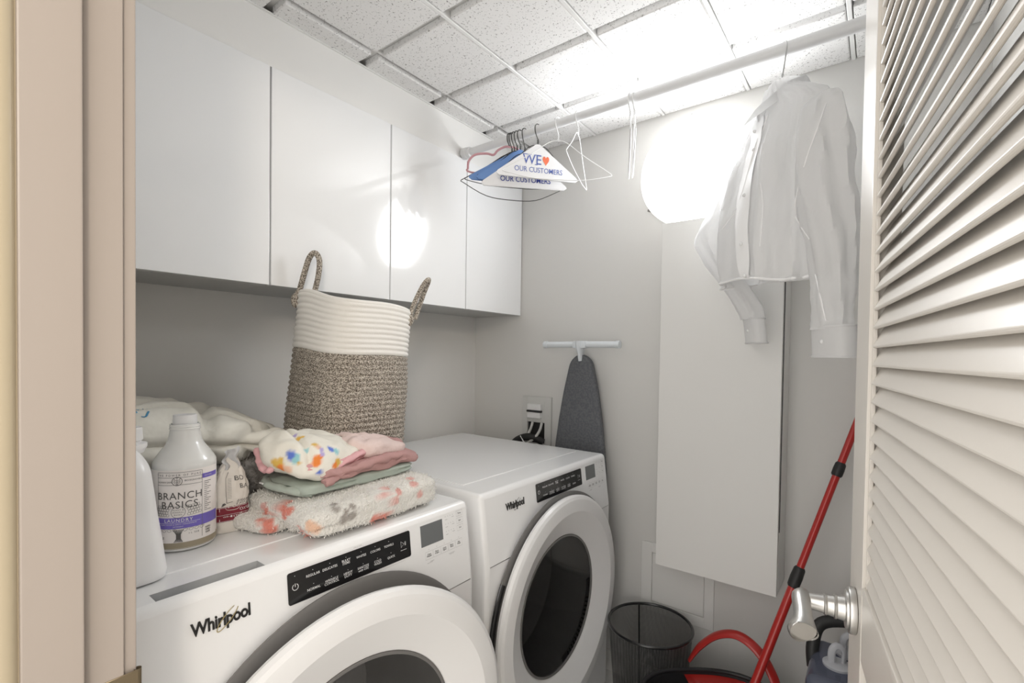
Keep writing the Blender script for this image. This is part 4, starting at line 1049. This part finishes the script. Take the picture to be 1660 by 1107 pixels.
def folded(name, label, cat, c, ax, rot, m, layers, seed, e=(.35, .28), amp=.003, sh=None, group=None, col=None, nu=110, nv=48):
    def dsp(q, p):
        g = 0
        for k in range(1, layers):
            zc_ = (-1+2*k/layers)*ax[2]*.9+.12*ax[2]*math.sin(p.x*25+p.y*17+k+seed); g -= .0055*math.exp(-((p.z-zc_)/(.16*ax[2]))**2)
        return g*min(1, (abs(q.x)**6+abs(q.y)**6)) + amp*nz3(p, 20, seed)+amp*.6*nz3(p, 55, seed+3)
    t = thing(name, label, cat, (c[0], c[1], c[2]-ax[2]), group)
    obj('cloth', blob(new(), c, ax, rot, e, nu, nv, dsp, sh), m, t, smooth=80, col=col); return t
t = folded('folded_leggings', 'sage green cotton leggings folded flat on the fleece throw', 'clothes', (.573, -1.100, 1.0635), (.090, .150, .0125), .06, 'sage', 2, 1., (.4, .22), .0028)
bm = tube(new(), spline([(.655, -1.222, 1.056), (.625, -1.250, 1.062), (.57, -1.262, 1.063), (.52, -1.250, 1.065), (.50, -1.22, 1.066)], 8), .009, 12, flat=.9); obj('rolled_edge', rough(bm, .004, 40), 'sage', t, smooth=70)
bm = box(new(), (.536, -1.2725, 1.066), (.550, -1.268, 1.0685), .0006); obj('care_tag', bm, 'paper', t)
def ruf(f, a): return lambda q, p: Vector((p.x, p.y, p.z+a*math.sin(p.y*f+p.x*40)*abs(q.x)))
t = folded('folded_trousers', 'dusty mauve cotton trousers folded between the leggings and the printed top', 'clothes', (.575, -1.075, 1.0885), (.092, .150, .0145), .10, 'mauve', 3, 5., (.5, .3), .0045, ruf(60, .004))
bm = tube(new(), spline([(.668, -1.205, 1.074), (.664, -1.16, 1.088), (.668, -1.12, 1.094), (.660, -1.06, 1.098), (.655, -1.00, 1.100)], 8), [.009, .011, .010, .011, .008], 20, flat=.8); obj('waistband', rough(bm, .006, 45, 3), 'mauve', t, smooth=70)
bm = blob(new(), (.545, -.950, 1.104), (.04, .026, .018), .3, (.8, .8), 40, 24, lambda q, p: .005*nz3(p, 40, 3)); obj('leg_end', bm, 'mauve', t, smooth=70)
t = folded('pink_romper', 'rose pink romper with rolled edges folded under the colour-spotted top', 'clothes', (.565, -1.155, 1.109), (.090, .105, .0115), .2, 'rose', 2, 8., (.5, .35), .004)
bm = tube(new(), spline([(.655, -1.21, 1.090), (.650, -1.15, 1.106), (.640, -1.09, 1.118), (.615, -1.04, 1.126)], 8), [.008, .011, .010, .008], 20, flat=.7); obj('ruffle', rough(bm, .006, 55, 5), 'rose', t, smooth=70)
bm = tube(new(), spline([(.505, -1.262, 1.132), (.535, -1.268, 1.110), (.57, -1.272, 1.098), (.585, -1.266, 1.106), (.570, -1.258, 1.115), (.55, -1.255, 1.105)], 8), [.008, .009, .008, .008, .007, .005], 16, flat=.7); obj('rolled_edge', rough(bm, .004, 60, 8), 'rose', t, smooth=70)
BLUE, ORG, YEL, TEAL, LIL = (.12, .20, .62), (.80, .24, .05), (.70, .45, .10), (.30, .58, .62), (.45, .38, .66)
gcol = blobcol((.80, .775, .70), [(q, r, k, 90) for q, r, k in (((0.637, -1.256, 1.135), .010, BLUE), ((0.631, -1.258, 1.139), .007, BLUE), ((0.644, -1.252, 1.125), .008, TEAL), ((0.646, -1.25, 1.133), .006, TEAL), ((0.665, -1.219, 1.125), .011, ORG), ((0.664, -1.222, 1.12), .009, ORG), ((0.665, -1.212, 1.129), .007, ORG), ((0.668, -1.215, 1.1), .006, BLUE), ((0.662, -1.205, 1.134), .006, LIL), ((0.649, -1.179, 1.138), .008, BLUE), ((0.653, -1.167, 1.132), .007, TEAL), ((0.604, -1.271, 1.118), .011, YEL), ((0.615, -1.267, 1.122), .009, YEL), ((0.613, -1.265, 1.108), .009, ORG), ((0.628, -1.26, 1.106), .010, PEACH), ((0.596, -1.22, 1.159), .007, YEL), ((0.603, -1.215, 1.162), .005, YEL), ((0.58, -1.218, 1.164), .006, LIL), ((0.643, -1.21, 1.151), .007, YEL), ((0.649, -1.206, 1.146), .006, PEACH), ((0.661, -1.169, 1.11), .010, YEL), ((0.666, -1.179, 1.105), .008, ORG), ((0.642, -1.227, 1.141), .005, TEAL), ((0.648, -1.247, 1.12), .004, YEL), ((0.653, -1.201, 1.142), .005, LIL))])
def gsh(q, p):
    return Vector((p.x, p.y, p.z*(1-.25*q.y) - .016*max(0, q.x) + .012*max(0, -q.x)))
def gdisp(q, p):
    w = .0035*math.sin(p.y*75+p.x*30+4*nz3(p, 14, 1))*max(0, q.z) + .011*nz3(p, 13, 11.) + .004*nz3(p, 40, 2.)
    return w - .010*math.exp(-((p.y+.055+.5*p.x)/.006)**2)*(1 if q.z > -.2 else 0)
t = thing('printed_top', 'cream baby top with watercolour spots, puffed on top of the clothes pile', 'clothes', (.575, -1.175, 1.10))
obj('cloth', blob(new(), (.570, -1.172, 1.126), (.088, .104, .036), .35, (.75, .65), 130, 64, gdisp, gsh), 'garment', t, smooth=80, col=gcol)
t = thing('blush_top', 'pale blush ruffled top at the hamper side of the clothes pile', 'clothes', (.575, -1.03, 1.09))
bdsp = lambda q, p: .004*math.sin(p.x*110+6*nz3(p, 16, 2))*(.4+max(0, q.z))+.007*nz3(p, 16, 21.)+.003*nz3(p, 48, 5.)
obj('cloth', blob(new(), (.575, -1.035, 1.116), (.075, .085, .024), .25, (.7, .6), 110, 50, bdsp, lambda q, p: Vector((p.x, p.y, p.z*(1-.2*q.y)-.010*q.y))), 'blush', t, smooth=80)
bm = tube(new(), spline([(.635, -1.085, 1.125), (.61, -1.075, 1.137), (.58, -1.085, 1.146), (.55, -1.09, 1.148)], 8), [.007, .010, .010, .007], 16, flat=.7); obj('ruffle', rough(bm, .006, 60, 9), 'blush', t, smooth=70)

# ================================================================ floor things at the far wall
FZ = .1005
# ---- wire mesh bin
CX, CY_, RT_, RB_, HT = .953, -.158, .138, .112, .327
t = thing('mesh_bin', 'black wire mesh waste bin on the floor beside the dryer', 'waste bin', (CX, CY_, FZ))
def binmat():
    m = bpy.data.materials.new('mesh_weave'); m.use_nodes = True; nt = m.node_tree; b = nt.nodes['Principled BSDF']
    b.inputs['Base Color'].default_value = (.02, .02, .02, 1); b.inputs['Roughness'].default_value = .4
    uv = nt.nodes.new('ShaderNodeUVMap'); mp = nt.nodes.new('ShaderNodeMapping'); mp.inputs['Scale'].default_value = (330, 130, 1)
    nt.links.new(uv.outputs[0], mp.inputs[0]); sp = nt.nodes.new('ShaderNodeSeparateXYZ'); nt.links.new(mp.outputs[0], sp.inputs[0])
    outs = []
    for ax in 'XY':
        fr = nt.nodes.new('ShaderNodeMath'); fr.operation = 'FRACT'; nt.links.new(sp.outputs[ax], fr.inputs[0])
        lt = nt.nodes.new('ShaderNodeMath'); lt.operation = 'LESS_THAN'; lt.inputs[1].default_value = .31; nt.links.new(fr.outputs[0], lt.inputs[0]); outs.append(lt)
    mx = nt.nodes.new('ShaderNodeMath'); mx.operation = 'MAXIMUM'; nt.links.new(outs[0].outputs[0], mx.inputs[0]); nt.links.new(outs[1].outputs[0], mx.inputs[1]); nt.links.new(mx.outputs[0], b.inputs['Alpha'])
    return m
me_bm = new(); n = 72; uvl = me_bm.loops.layers.uv.new('UVMap'); R0 = []; R1 = []
for k in range(n):
    a = 2*math.pi*k/n; R0.append(me_bm.verts.new((CX+RB_*math.cos(a), CY_+RB_*math.sin(a), FZ+.012))); R1.append(me_bm.verts.new((CX+RT_*math.cos(a), CY_+RT_*math.sin(a), FZ+HT)))
for k in range(n):
    fc = me_bm.faces.new((R0[k], R0[(k+1) % n], R1[(k+1) % n], R1[k]))
    for lp, q in zip(fc.loops, ((k/n, 0), ((k+1)/n, 0), ((k+1)/n, 1), (k/n, 1))): lp[uvl].uv = q
obj('mesh_wall', me_bm, binmat(), t, smooth=60)
obj('rim', tube(new(), [(CX+RT_*math.cos(2*math.pi*k/64), CY_+RT_*math.sin(2*math.pi*k/64), FZ+HT) for k in range(64)], .0050, 10, closed=True), 'black', t)
bm = tube(new(), [(CX+RB_*math.cos(2*math.pi*k/64), CY_+RB_*math.sin(2*math.pi*k/64), FZ+.007) for k in range(64)], .006, 8, closed=True); lathe(bm, [(0, FZ+.006), (RB_, FZ+.006), (RB_, FZ+.010), (0, FZ+.010)], (CX, CY_, 0), 'z', 64); obj('base', bm, 'mesh', t)
a = math.radians(128); obj('seam_strip', tube(new(), [(CX+(RB_-.002)*math.cos(a), CY_+(RB_-.002)*math.sin(a), FZ+.01), (CX+(RT_-.003)*math.cos(a), CY_+(RT_-.003)*math.sin(a), FZ+HT)], .006, 8, flat=.3), 'mesh', t)

# ---- spin mop bucket
KX, KY, KZ = 1.205, -.325, .362
kd = Vector((.80, .60, 0)); kn = Vector((-.60, .80, 0))
def buck(a, z, g=0.):
    k = (z-FZ)/(KZ-FZ); A, B = .150+.048*k+g, .105+.045*k+g; n = 2.5; c, s = math.cos(a), math.sin(a)
    q = (abs(c)**n+abs(s)**n)**(-1/n); return Vector((KX, KY, z))+kd*(c*q*A)+kn*(s*q*B)
t = thing('mop_bucket', 'black oval spin mop bucket with red wringer and red bail handle', 'bucket', (KX, KY, FZ))
bm = surf(new(), lambda i, j: buck(2*math.pi*i, FZ+(KZ-FZ)*j), 64, 8, cu=True, caps=(True, False)); surf(bm, lambda i, j: buck(2*math.pi*i, FZ+.01+(KZ-FZ-.01)*j, -.006), 64, 8, cu=True, caps=(True, False))
obj('tub', bm, 'bucket', t, smooth=60)
obj('rim', tube(new(), [buck(2*math.pi*k/64, KZ, -.002) for k in range(64)], .0065, 10, closed=True), 'bucket', t)
bm = new()
def wr(i, j):                                  # wringer: a red shelf over the right half with a conical basket
    a = -math.pi/2+.12+(math.pi-.24)*i; p = buck(a, KZ-.012, -.008); q = Vector((KX, KY, KZ-.030))+kd*.09+kn*0; return p.lerp(q+ (p-q)*.0, j) if j < 1 else q
ed = [buck(-1.75+3.5*k/30, KZ-.010, -.008) for k in range(31)]; cc = Vector((KX, KY, 0))+kd*.085; rr = .070
inn = []
for p in ed:
    d = Vector((p.x-cc.x, p.y-cc.y, 0)); d = d.normalized()*rr; inn.append(Vector((cc.x+d.x, cc.y+d.y, KZ-.026)))
low = [Vector((cc.x+(p.x-cc.x)*.72, cc.y+(p.y-cc.y)*.72, KZ-.115)) for p in inn]
rows = [[bm.verts.new(p) for p in r] for r in (ed, inn, low)]
for A, B in zip(rows, rows[1:]):
    for k in range(30): bm.faces.new((A[k], A[k+1], B[k+1], B[k]))
for k in range(2): bm.faces.new((rows[k][30], rows[k][0], rows[k+1][0], rows[k+1][30]))
bm.faces.new(rows[2]); obj('wringer', bm, 'red', t, smooth=50, label='red wringer basket')
hb = [(1.095, -.188, .372), (1.125, -.175, .425), (1.175, -.168, .475), (1.235, -.172, .497), (1.295, -.185, .475), (1.340, -.205, .420), (1.358, -.220, .362)]
obj('bail_handle', tube(new(), spline(hb, 8), [.009, .016, .016, .016, .016, .015, .010], 12, flat=.5), 'red', t, label='red arched handle')

# ---- mop pole
m0, m1 = Vector((1.262, -.325, .300)), Vector((1.560, -.040, 1.335))
t = thing('mop', 'red mop pole with black collars leaning from the bucket to the far wall', 'mop', (m0.x, m0.y, .27))
ml = lambda k: m0.lerp(m1, k)
obj('lower_pole', cyl(new(), ml(0), ml(.42), .0115, n=18), 'red', t); obj('upper_pole', cyl(new(), ml(.42), ml(1), .0098, n=18), 'red', t)
obj('collar', tube(new(), [ml(.392), ml(.397), ml(.418), ml(.440), ml(.445)], [.0125, .0152, .0158, .0145, .0115], 18), 'matblack', t, label='black twist collar')
obj('collar', tube(new(), [ml(.690), ml(.694), ml(.708), ml(.722), ml(.726)], [.0115, .0138, .0142, .0132, .0105], 18), 'matblack', t, label='black twist collar')
obj('mop_head', blob(new(), m0+Vector((-.004, -.004, -.03)), (.052, .052, .030), 0, (.8, .9), 40, 20, lambda q, p: .010*nz3(p, 45, 2)), 'ropew', t)

# ---- carpet cleaner behind the door
QX, QY = 1.525, -.345
t = thing('carpet_cleaner', 'carpet cleaner with smoky tank and grey caps on the floor behind the door', 'cleaner', (QX, QY, FZ))
obj('tank', box(new(), (1.432, -.425, .36), (1.640, -.215, .592), .022, 4), 'tank', t, label='smoky translucent tank')
obj('body', box(new(), (1.45, -.47, FZ), (1.66, -.10, .36), .03, 4), 'matblack', t)
for x, y in ((1.492, -.335), (1.512, -.262)):
    bm = lathe(new(), [(.031, .590), (.031, .597), (.027, .600), (.012, .602), (0, .602)], (x, y, 0), 'z', 28); cp = obj('cap', bm, 'capgrey', t)
    bm = tube(new(), spline([(x-.012, y-.006, .600), (x-.011, y-.005, .628), (x-.002, y, .640), (x+.012, y+.006, .632), (x+.012, y+.006, .600)], 4), .0045, 8, flat=1.8); obj('cap_loop', bm, 'capgrey', cp)
bm = tube(new(), spline([(1.440, -.30, .55), (1.436, -.285, .600), (1.452, -.26, .650), (1.52, -.24, .668), (1.60, -.235, .672), (1.640, -.25, .640), (1.645, -.28, .56)], 6), .015, 14); obj('carry_handle', bm, 'matblack', t)
